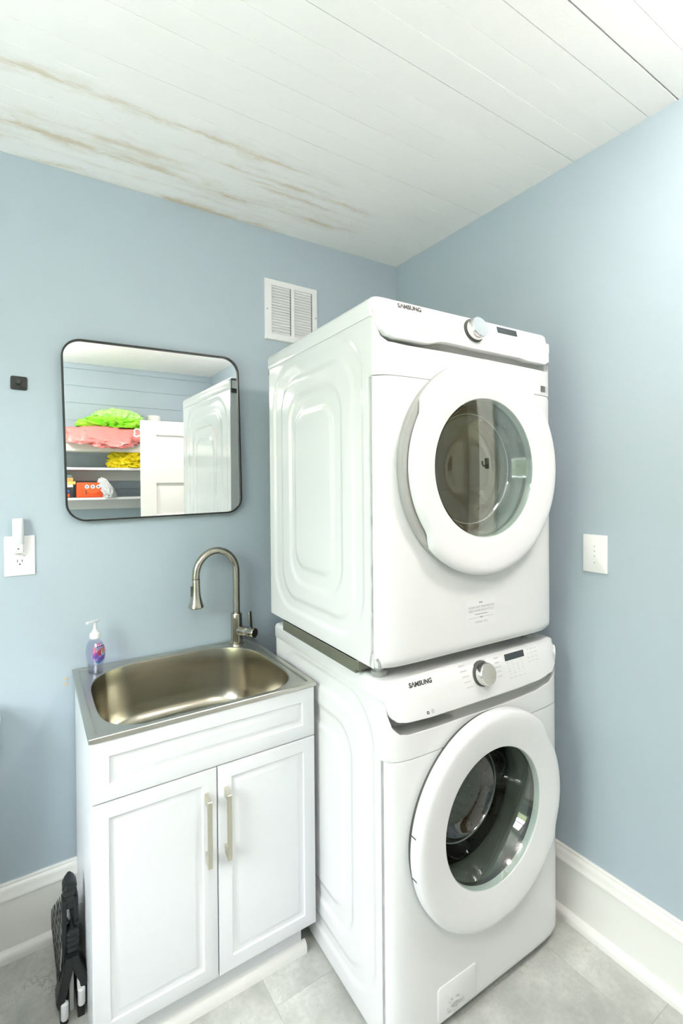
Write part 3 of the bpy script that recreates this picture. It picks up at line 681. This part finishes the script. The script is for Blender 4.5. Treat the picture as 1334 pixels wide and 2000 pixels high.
for k in range(1, 7): rg.append([bm.verts.new((.0245 * k / 6 * math.cos(2 * PI * i / 36), .067 + .0335 * k / 6 * math.sin(2 * PI * i / 36), 0)) for i in range(36)])
for i in range(36): bm.faces.new((c0, rg[0][i], rg[0][(i + 1) % 36]))
for a, b in zip(rg, rg[1:]):
    for i in range(36): bm.faces.new((a[i], b[i], b[(i + 1) % 36], a[(i + 1) % 36]))
me = bpy.data.meshes.new('label'); bm.to_mesh(me); bm.free(); lb = on_bottle('label', me, M_LAB, sb, .0006); lb['label'] = 'oval pink and violet label with a navy name band'
def quad_me(x0, x1, z0, z1, n=8):
    vs = []; fs = []
    for i in range(n + 1): vs += [(x0 + (x1 - x0) * i / n, z0, 0), (x0 + (x1 - x0) * i / n, z1, 0)]
    for i in range(n): fs.append((2 * i, 2 * i + 2, 2 * i + 3, 2 * i + 1))
    me = bpy.data.meshes.new('band'); me.from_pydata(vs, [], fs); return me
def disc_me(cx, cz, rx, rz_):
    vs = [(cx, cz, 0)] + [(cx + rx * math.cos(2 * PI * i / 20), cz + rz_ * math.sin(2 * PI * i / 20), 0) for i in range(20)]
    me = bpy.data.meshes.new('disc'); me.from_pydata(vs, [], [(0, 1 + i, 1 + (i + 1) % 20) for i in range(20)]); return me
on_bottle('name_band', quad_me(-.015, .015, .082, .0905), mat('navy_print', (.02, .03, .16), .4), lb, .0011)
me = text_mesh('softsoap', .0072, .0001)
for v in me.vertices: v.co.y += .0862
on_bottle('name_lettering', me, mat('white_print', (.9, .9, .9), .4), lb, .0016)
on_bottle('red_fruit', disc_me(.000, .070, .009, .010), mat('red_print', (.62, .02, .02), .4), lb, .0010); on_bottle('pale_fish', disc_me(.0095, .068, .0075, .0115), mat('sky_print', (.45, .72, .82), .4), lb, .0012)
on_bottle('orange_fish', disc_me(.012, .072, .006, .008), mat('orange_print', (.85, .28, .03), .4), lb, .0016)

# ------------------------------------------------------------------ things on the back wall
MC, MH, MA = (-1.1245, 1.6660), .3045, .019
mr = thing('wall_mirror', 'square mirror with rounded corners and a thin black frame on the blue wall', 'mirror', (MC[0], -.0, MC[1])); mr.rotation_euler = (0, -MA, 0)
bm = bmesh.new(); ro = .062
def mlp(i, y): return [(a, y, b) for a, b in rrect(-MH + i, MH - i, -MH + i, MH - i, ro - i, 14)]
loops_mesh(bm, [mlp(0, -.002), mlp(0, -.0255), mlp(.0005, -.026), mlp(.0050, -.026), mlp(.0055, -.0255), mlp(.0055, -.002), mlp(0, -.002)]); bmo('frame', bm, M_BLACK, mr, 35)
bm = bmesh.new(); v = [bm.verts.new(q) for q in mlp(.005, -.0185)]; bm.faces.new(v); o = bmo('glass', bm, M_MIRROR, mr)
bm = bmesh.new(); loops_mesh(bm, [mlp(.004, -.002), mlp(.004, -.017)], cap0=True, cap1=True); bmo('backing', bm, M_BLACK, mr)
hk = thing('wall_hook', 'small square black wall hook to the left of the mirror', 'hook', (-1.5492, 0, 1.8040)); hk.rotation_euler = (0, .02, 0)
bm = bmesh.new(); plate(bm, -.0225, .0225, -.0215, .0215, .006, .004); bmo('plate', bm, M_BLACK, hk, 35)
bm = bmesh.new(); lathe(bm, [(.0045, .003), (.0045, .020), (.0075, .021), (.0078, .028), (.0065, .030)], (0, 0, .001), (0, -1, 0), n=24); bmo('peg', bm, M_BLACK, hk, 40)
ol = thing('wall_outlet', 'white GFCI wall outlet with oversized plate left of the mirror', 'outlet', (-1.5523, 0, 1.2552))
bm = bmesh.new(); plate(bm, -.0412, .0412, -.0632, .0632, .003, .006, bev=.003); bmo('cover_plate', bm, M_WPLAS, ol, 35)
bm = bmesh.new(); plate(bm, -.0168, .0168, -.0335, .0335, .002, .0075, bev=.0008); rc = bmo('receptacle', bm, M_WPLAS, ol, 35)
for zc_ in (-.021,):
    for d in ((-.0072, -.0052, .0), (.0052, .0072, .0)): box('slot', (d[0], d[1], -.0080, -.0072, zc_ + .001, zc_ + .009), M_DARK, rc)
    bm = bmesh.new(); lathe(bm, [(.0024, .0070), (.0024, .0080)], (0, 0, zc_ - .0055), (0, -1, 0), n=12); bmo('slot', bm, M_DARK, rc)
for z_ in (.0035, -.0035): box('test_button', (-.0115, .0075, -.0090, -.0070, z_ - .0025, z_ + .0025), M_WPLAS, rc, bev=.0006)
box('indicator', (.0105, .0125, -.0082, -.0070, -.0015, .0015), M_INK, rc)
nl = thing('night_light', 'white plug-in night light with a tall translucent shade in the outlet', 'night light', (-1.5560, -.0078, 1.2790))
bm = bmesh.new(); bx(bm, -.0130, .0130, -.022, 0, -.0140, .0180, bev=.003); bmo('plug_base', bm, M_WPLAS, nl, 40)
bm = bmesh.new(); plate(bm, -.0082, .0082, -.0095, .0065, .001, .0012, y=-.0218, bev=.0004); bmo('sensor_window', bm, M_WPLAS, nl, 40)
bm = bmesh.new(); lathe(bm, [(.0024, .022), (.0024, .0245)], (.0005, 0, .001), (0, -1, 0), n=14); bmo('sensor_eye', bm, M_DKGAP, nl, 40)
bm = bmesh.new(); loops_mesh(bm, [[(a, b, z) for a, b in rrect(-.0155 + i, .0155 - i, -.0260 + i, -.0020 - i, .010 - i * .9, 6)] for i, z in ((.0008, .016), (0, .018), (0, .093), (.001, .0955), (.003, .0965))], cap0=True, cap1=True); bmo('shade', bm, M_FROST, nl, 45)
# vent
vn = thing('return_vent', 'white metal air vent with two columns of louvres high on the blue wall', 'vent', (-.5770, 0, 2.2052))
hw, hh = .1245, .1265
bm = bmesh.new()
def vl(i, y): return [(-hw + i, y, -hh + i), (hw - i, y, -hh + i), (hw - i, y, hh - i), (-hw + i, y, hh - i)]
OP = [(-.0955, -.0052), (.0098, .0975)]; zt_, zb_ = .1005, -.0990
loops_mesh(bm, [vl(0, 0), vl(0, -.004), vl(.003, -.0085), vl(.016, -.0085)])
bx(bm, -hw + .016, OP[0][0], -.0085, -.005, -hh + .016, hh - .016); bx(bm, OP[0][1], OP[1][0], -.0085, -.005, -hh + .016, hh - .016); bx(bm, OP[1][1], hw - .016, -.0085, -.005, -hh + .016, hh - .016)
for a, b in OP: bx(bm, a, b, -.0085, -.005, zt_, hh - .016); bx(bm, a, b, -.0085, -.005, -hh + .016, zb_)
bmo('frame', bm, M_WPLAS, vn)
box('duct_shadow', (-.11, .11, -.002, -.0005, -.11, .11), M_DKGAP, vn)
ns = 17; ph = (zt_ - zb_) / ns
for a, b in OP:
    bm = bmesh.new(); loops_mesh(bm, [[(x, -.0024, ph * .66), (x, -.0030, ph * .74), (x, -.0082, -ph * .30), (x, -.0076, -ph * .38)] for x in (a + .001, b - .0035)], cap0=True, cap1=True)
    s0 = bmo('slat', bm, M_WPLAS, vn)
    for k in range(ns):
        s = s0 if k == 0 else s0.copy()
        if k: C.objects.link(s); s.parent = vn
        s.location.z = zb_ + ph * (k + .45)
for x in (-hw + .010, hw - .010):
    bm = bmesh.new(); lathe(bm, [(.0032, .0080), (.0030, .0095), (.001, .0100)], (x, 0, -.001), (0, -1, 0), n=14); bmo('screw', bm, M_FAINT, vn, 50)
ch = thing('casing_hook', 'small dark hook on the white door casing of the right wall', 'hook', (-.018, -1.405, 1.556), -PI / 2)
bm = bmesh.new(); plate(bm, -.014, .014, -.024, .024, .006, .003); bmo('plate', bm, M_BLACK, ch, 35)
bm = bmesh.new(); tube(bm, [(0, -.002, -.006), (0, -.022, -.012), (0, -.030, -.004), (0, -.031, .010)], .0045, 10); bmo('peg', bm, M_BLACK, ch, 50)
# blank plate on the right wall
sw = thing('wall_plate', 'plain white wall plate with four screw dots on the right wall', 'wall plate', (0, -.9966, 1.2434), -PI / 2)
bm = bmesh.new(); plate(bm, -.0397, .0397, -.0608, .0608, .003, .006, bev=.003); wp = bmo('cover_plate', bm, M_WPLAS, sw, 35)
for z_ in (.024, .0085, -.0075, -.029):
    bm = bmesh.new(); lathe(bm, [(.0026, .0055), (.0024, .0068)], (0, 0, z_), (0, -1, 0), n=14); bmo('screw', bm, M_FAINT2, sw, 50)
# chipped plaster next to the cabinet
for k, (zc_, w_) in enumerate(((.835, .007), (.817, .008))):
    bm = bmesh.new(); pts = [(-1.4275 + w_ * math.cos(a) * random.uniform(.5, 1.1), zc_ + .0045 * math.sin(a) * random.uniform(.5, 1.1)) for a in [2 * PI * i / 11 for i in range(11)]]
    loops_mesh(bm, [[(x, 0, z) for x, z in pts], [(x, -.0015, z) for x, z in pts]], cap1=True)
    tag(bmo('plaster_chip', bm, mat('bare_tan_plaster', (.55, .42, .24), .8)), 'tan chip of bare plaster on the wall beside the cabinet, ' + ('upper' if k == 0 else 'lower') + ' of two', 'wall chip')

# ------------------------------------------------------------------ folded step stool beside the cabinet
st = thing('step_stool', 'black folded plastic step stool standing on edge beside the cabinet', 'step stool', kw(0, 0), KR)
YA, YB = .235, .500
bm = bmesh.new()                                                                # slotted deck of the left leaf, its top edge sloping down to the back
nr, nc = 12, 4; zA, zB = .075, .355
def zt_at(y): return .352 - max(0, y - YA - .01) * .92
def xs_at(z): return -.043 - .018 * smooth01(.37, .10, z)
dzr = (zB - zA) / nr; dyc = (YB - YA - .02) / nc
for r in range(nr + 1):
    z = zA + r * dzr; ye = min(YB, YA + .01 + max(0, .352 - z) / .92)
    if ye - YA > .015: bx(bm, xs_at(z) - .0007, xs_at(z) + .0007, YA + .008, ye, z - .0045, z + .0045)
for cix in range(nc + 1):
    y = YA + .010 + cix * dyc; zt = zt_at(y)
    lo = [[(xs_at(z) - .0007, y - .0060, z), (xs_at(z) + .0007, y - .0060, z), (xs_at(z) + .0007, y + .0060, z), (xs_at(z) - .0007, y + .0060, z)] for z in [zA + i * (zt - zA) / 8 for i in range(9)]]
    loops_mesh(bm, lo, cap0=True, cap1=True)
for v in bm.verts: v.co.x -= max(0, v.co.y - YA - .008) * .034
bmo('slotted_deck', bm, M_BPLAS, st)
bm = bmesh.new(); zz4 = [.07, .14, .21, .28, .34]
lo = [[(xs_at(z) + .0035 - dy * .034, YA + .012 + dy, z) for dy in (0, max(.004, min(.25, (.345 - z) / .92)))] + [(xs_at(z) + .0050 - dy * .034, YA + .012 + dy, z) for dy in (max(.004, min(.25, (.345 - z) / .92)), 0)] for z in zz4]
loops_mesh(bm, lo, cap0=True, cap1=True); o = bmo('deck_lining', bm, M_WPLAS, st); o['label'] = 'pale lining behind the slots'
bm = bmesh.new()
for r in range(6):
    z = .08 + r * .048; ye = min(YB, YA + .01 + max(0, .345 - z) / .92)
    if ye - YA > .03: bx(bm, -.020, -.015, YA + .02, ye, z, z + .008)
for cix in range(6): bx(bm, -.020, -.015, YA + .02 + cix * .048, YA + .028 + cix * .048, .08, zt_at(YA + .028 + cix * .048) - .008)
bmo('slotted_deck', bm, M_BPLAS, st)
def rib_cap(name, xa, xb, ya, yb, z0, z1, nrib):
    bm = bmesh.new(); n_ = nrib * 4; lo = []
    for i in range(n_ + 1):
        z = z0 + (z1 - z0) * i / n_; e = .0022 * abs(math.sin(PI * i / 4)); top = math.sqrt(max(.06, 1 - max(0, (z - z1 + .018) / .0182) ** 2.4))
        cx_ = (xa + xb) / 2; hw_ = (xb - xa) / 2 * top - e
        lo.append([(cx_ + a, b, z) for a, b in rrect(-hw_, hw_, ya + e, yb, min(hw_ * .9, .011), 4)])
    loops_mesh(bm, lo, cap0=True, cap1=True); return bmo(name, bm, M_BPLAS, st, 35)
rib_cap('top_edge', -.050, -.014, YA, YA + .05, .300, .371, 4)
rib_cap('hinge_cover', -.043, -.010, YA - .012, YA + .035, .172, .248, 5)
bm = bmesh.new(); bx(bm, -.052, -.040, YA, YA + .03, .10, .325, bev=.003); bx(bm, -.024, -.012, YA, YA + .03, .235, .325, bev=.003); bx(bm, -.046, -.036, YA - .004, YA + .012, .262, .270, bev=.002); bx(bm, -.022, -.010, YA - .004, YA + .012, .250, .258, bev=.002)
bmo('end_frame', bm, M_BPLAS, st, 30)
def leg(xa, xb, z0, z1):
    bm = bmesh.new(); lo = []
    for z, x, w_, ye in ((z1, xa, .008, 0), (z1 - .02, xa, .011, -.004), ((z0 + z1) / 2, (xa + xb) / 2, .0125, -.006), (z0 + .02, xb, .0115, -.006), (z0, xb, .008, -.002)):
        lo.append([(x + a, b, z) for a, b in rrect(-w_, w_, YA - .02 + ye, YA + .03, .005, 3)])
    loops_mesh(bm, lo, cap0=True, cap1=True); bmo('leg', bm, M_BPLAS, st, 40)
leg(-.036, -.058, .052, .178); leg(-.022, -.002, .085, .178)
def pin(x, z, h):
    bm = bmesh.new(); lathe(bm, [(.0085, -h / 2), (.0095, -h / 2 + .002), (.0095, h / 2 - .004), (.006, h / 2)], (x, YA - .022, z), n=20); bx(bm, x - .010, x - .002, YA - .02, YA + .01, z + h / 2 - .01, z + h / 2 + .022, bev=.002)
    bmo('white_foot', bm, M_WPLAS, st, 40)
pin(-.049, .045, .046); pin(-.008, .064, .046)
bm = bmesh.new(); bx(bm, -.060, -.040, YA - .018, YA + .03, .0, .05, bev=.003); bx(bm, -.018, .0, YA - .018, YA + .03, .0, .085, bev=.003); bx(bm, -.062, -.052, YA + .03, YB, 0, .08, bev=.003); bx(bm, -.018, -.012, YA + .03, YB, 0, .08, bev=.003)
bmo('lower_frame', bm, M_BPLAS, st, 30)
bm = bmesh.new(); bx(bm, -.036, -.024, YA + .01, YB - .02, .003, .165, bev=.003); bmo('inner_board', bm, M_WPLAS, st, 30)

# ------------------------------------------------------------------ toilet at the left edge
M_CER = mat('white_ceramic', (.84, .86, .86), .12, coat=.3)
tl = thing('toilet', 'white toilet whose tank lid just enters the picture at the left edge', 'toilet', (-1.862, 0, 0))
bm = bmesh.new()
loops_mesh(bm, [[(a, b, z) for a, b in rrect(-.235 + i, .235 - i, -.215 + i * .6, -.022, .04, 6)] for i, z in ((.03, .40), (.012, .44), (.0, .60), (.0, .762))], cap0=True, cap1=True); bmo('tank', bm, M_CER, tl, 40)
bm = bmesh.new(); loops_mesh(bm, [[(a, b, z) for a, b in rrect(-.258 + i, .258 - i, -.228 + i, -.016, .045, 6)] for i, z in ((.006, .764), (.0, .770), (0, .790), (.006, .802), (.02, .806))], cap0=True, cap1=True); bmo('tank_lid', bm, M_CER, tl, 40)
bm = bmesh.new(); lathe(bm, [(.11, 0), (.115, .02), (.10, .12), (.12, .22), (.175, .33), (.185, .395), (.165, .40), (.12, .33), (.03, .25)], (0, -.44, 0), n=40, sy=1, sx=1, rf=lambda r, h, a: r * (1 + .28 * abs(math.cos(a)) ** 2)); bx(bm, -.10, .10, -.30, -.05, 0, .398, bev=.03, seg=4); bmo('bowl', bm, M_CER, tl, 45)
bm = bmesh.new(); lathe(bm, [(.185, .400), (.19, .408), (.185, .420), (.02, .424)], (0, -.44, 0), n=40, rf=lambda r, h, a: r * (1 + .28 * abs(math.cos(a)) ** 2)); bmo('seat_lid', bm, M_CER, tl, 40)
bm = bmesh.new(); lathe(bm, [(.012, 0), (.012, .012), (.006, .016)], (-.16, -.215, .70), (0, -1, 0), n=16); bmo('flush_lever', bm, M_CHROME, tl, 40)

# ------------------------------------------------------------------ behind the camera: shelves, door and what lies on them (seen in the mirror)
M_SHELF = mat('white_shelf_paint', (.84, .84, .82), .4); M_CLEAT = mat('cream_shelf_paint', (.80, .78, .70), .45)
SY0, SY1 = YF, -2.576
def shelf(z, lab, cl0, cl1, m2):
    s = thing('wall_shelf', lab, 'shelf', (-1.10, SY0, z))
    box('board', (-1.10, 1.09, 0.001, SY1 - SY0, -.018, 0), M_SHELF, s, bev=.0015)
    box('cleat', (-1.10, 1.09, 0.001, .019, -.018 - cl0, -.0185), m2, s, bev=.001)
    if cl1: box('front_lip', (-1.10, 1.09, SY1 - SY0 - .018, SY1 - SY0 + .001, -.018 - cl1, -.0185), m2, s, bev=.001)
    return s
shelf(1.840, 'top white wall shelf piled with pink and green plastic bags', .05, .058, M_CLEAT)
shelf(1.632, 'middle white wall shelf with the yellow cloth on it', .085, 0, M_SHELF)
shelf(1.390, 'lowest white wall shelf holding the boxes and the orange parcel', .085, 0, M_SHELF)
def crumple(name, c, s, seed, m, freq=7, amp=.22, droop=None, flat=.35, sub=5, par=None):
    bm = bmesh.new(); bmesh.ops.create_icosphere(bm, subdivisions=sub, radius=1)
    for v in bm.verts:
        d = v.co.copy(); o_ = Vector((seed * 3.1, seed * 1.7, seed * .9)); q = Vector((d.x * s[0], d.y * s[1], d.z * s[2])) * freq / max(s) * .35
        rdg = sum((1 - abs(noise.noise(q * f + o_)) * 2) * g for f, g in ((1.0, .55), (2.1, .30), (4.3, .16), (8.5, .07))); rdg -= .45
        w_ = 1 + amp * rdg * 1.6
        p_ = Vector((d.x * s[0], d.y * s[1], d.z * s[2])) * w_
        if p_.z < -flat * s[2]: p_.z = -flat * s[2] + (p_.z + flat * s[2]) * .04
        p_ += Vector(c)
        if droop and p_.y > droop[0]: p_.z -= (p_.y - droop[0]) * droop[1]
        v.co = p_
    return bmo(name, bm, m, par, 50)
M_PINK = mat('pink_plastic_film', (.70, .22, .20), .25); M_GRN = mat('lime_plastic_film', (.34, .80, .05), .28); M_PGRN = mat('pale_green_film', (.48, .80, .25), .3)
pk = thing('pink_bag', 'crumpled pink plastic bag on the top shelf under the green bag', 'bag', (-.98, -2.68, 1.840))
crumple('bag_body', (0, .03, .056), (.37, .165, .075), 3, M_PINK, 10, .17, (.118, 1.0), .70, par=pk)
bm = bmesh.new(); hp = []
for i in range(25):
    a = 2 * PI * i / 24; rr = .034 + .010 * math.cos(3 * a); hp.append((.235 + rr * 1.15 * math.cos(a), .235 + .01 * math.sin(a), .075 + rr * .75 * math.sin(a)))
tube(bm, hp, .0065, 10, cap=False); bmo('handle', bm, M_WPLAS, pk, 60)
gr = thing('green_bag', 'crumpled lime green plastic bag lying on the pink bag on the top shelf', 'bag', (-.89, -2.70, 1.966))
crumple('bag_body', (0, 0, .030), (.255, .15, .065), 8, M_GRN, 14, .30, None, .45, par=gr)
crumple('bag_top', (.03, -.03, .085), (.18, .12, .080), 12, M_PGRN, 11, .28, None, .5, par=gr)
yc = thing('yellow_cloth', 'bunched bright yellow cloth on the middle shelf', 'cloth', (-.76, -2.68, 1.632))
crumple('cloth', (0, 0, .055), (.165, .10, .115), 5, mat('yellow_cloth', (.80, .66, .01), .7), 19, .36, None, .46, par=yc)
rl_ = thing('paper_roll', 'white paper roll standing on the top shelf behind the open door', 'roll', (-.555, -2.78, 1.840))
bm = bmesh.new(); lathe(bm, [(.018, 0), (.058, 0), (.058, .268), (.018, .268)], n=36); bmo('roll', bm, mat('white_paper', (.84, .83, .82), .8), rl_, 40)
# stacked boxes and books at the left of the lowest shelf
bz = 1.390; bxr = -1.205
items = [('game_box', 'black flat box at the bottom of the stack on the lowest shelf', 'box', .085, (.035, .035, .035), 0), ('book', 'white-spined book above the black box in the shelf stack', 'book', .022, (.72, .74, .72), -.005), ('book', 'yellow book in the middle of the shelf stack', 'book', .024, (.80, .68, .18), .012), ('book', 'orange book below the top of the shelf stack', 'book', .030, (.72, .36, .12), -.004), ('book', 'dark teal book on top of the shelf stack', 'book', .022, (.12, .20, .20), -.012)]
for n_, lab, cat_, h, col, dx in items:
    b = thing(n_, lab, cat_, (bxr + dx, -2.60, bz), 0, 'books stacked on the lowest shelf' if n_ == 'book' else None); box('cover', (-.20, 0, -.14, 0, 0, h - .0008), mat('cover_' + lab.split()[0], col, .45), b, bev=.0015)
    if n_ == 'book': box('pages', (-.197, .001, -.138, -.003, .004, h - .0048), M_KICKM, b)
    else:
        box('blue_mark', (-.052, -.032, 0, .0008, .045, .062), mat('blue_print', (.03, .15, .55), .5), b); box('red_mark', (-.052, -.030, 0, .0008, .008, .034), mat('red_print2', (.65, .10, .04), .5), b)
    bz += h
pc_ = thing('orange_parcel', 'bright orange padded parcel with three white dots on the lowest shelf', 'parcel', (-1.092, -2.62, 1.390))
bm = bmesh.new(); bx(bm, -.095, .100, -.055, .040, 0, .122, bev=.012, seg=3); bmo('parcel_body', bm, mat('orange_paper', (.78, .10, .02), .5), pc_, 40)
bm = bmesh.new(); fp = [(-.045, .118), (.085, .121), (.070, .052), (.045, .036), (.010, .030), (-.020, .050)]; loops_mesh(bm, [[(x, .040, z) for x, z in fp], [(x, .0425, z) for x, z in fp]], cap1=True); bmo('flap', bm, mat('orange_paper_flap', (.86, .13, .03), .5), pc_)
for x in (-.022, .020, .060):
    bm = bmesh.new(); lathe(bm, [(.0155, .0420), (.0155, .0436)], (x, 0, .088), (0, 1, 0), n=24); dd = bmo('white_dot', bm, M_WPLAS, pc_)
    bm = bmesh.new(); lathe(bm, [(.0062, .0436), (.0060, .0444)], (x, 0, .088), (0, 1, 0), n=18); bmo('blue_dot', bm, mat('blue_dot_print', (.03, .12, .45), .5), dd)
box('brush_mark', (-.032, -.026, .040, .0432, .025, .062), M_INK, pc_, M=Matrix.Identity(4))
gb = thing('grey_bag', 'crumpled translucent grey plastic bag leaning on the orange parcel', 'bag', (-.945, -2.60, 1.390))
crumple('bag_body', (0, 0, .050), (.050, .07, .10), 21, mat('grey_film', (.62, .64, .65), .3), 8, .22, None, .48, par=gb)
for v in gb.children[0].data.vertices: v.co.x -= max(0, v.co.z - .02) * .45
# open five-panel door
DW, DH, DT = .745, 1.988, .034
dr_ = struct(bpy.data.objects.new('door_1', None), 'white five-panel door standing open behind the camera'); C.objects.link(dr_); dr_.location = (-.781, -2.172, .008)
bm = bmesh.new(); STL, RT, RM, PH = .112, .108, .125, .252
zs = []; z = DH - .008 - RT
rails = [(DH - .008 - RT, DH - .008)]
for k in range(5): zs.append((z - PH, z)); rails.append((z - PH - RM if k < 4 else 0, z - PH)); z -= PH + RM
bx(bm, 0, STL, -DT, 0, 0, DH - .008, bev=.0015, seg=1); bx(bm, DW - STL, DW, -DT, 0, 0, DH - .008, bev=.0015, seg=1)
for a, b in rails: bx(bm, STL, DW - STL, -DT, 0, a, b, bev=.0015, seg=1)
bmo('door_frame', bm, M_TRIM, dr_)
for a, b in zs:
    bm = bmesh.new(); lo = []
    for i, y in ((0, -.004), (.006, -.012), (.012, -.013), (.040, -.008), (.044, -.0075)): lo.append([(STL + i, y, a + i), (DW - STL - i, y, a + i), (DW - STL - i, y, b - i), (STL + i, y, b - i)])
    loops_mesh(bm, lo, cap1=True); bx(bm, STL, DW - STL, -DT + .008, -.016, a, b); bmo('door_panel', bm, M_TRIM, dr_, 30)
for sgn, y in ((1, 0), (-1, -DT)):
    bm = bmesh.new(); lathe(bm, [(.026, 0), (.026, .004), (.010, .008), (.010, .030), (.024, .038), (.028, .050), (.022, .060), (.004, .063)], (.055, y, .95), (0, sgn, 0), n=28); bmo('door_knob', bm, M_BLACK, dr_, 45)
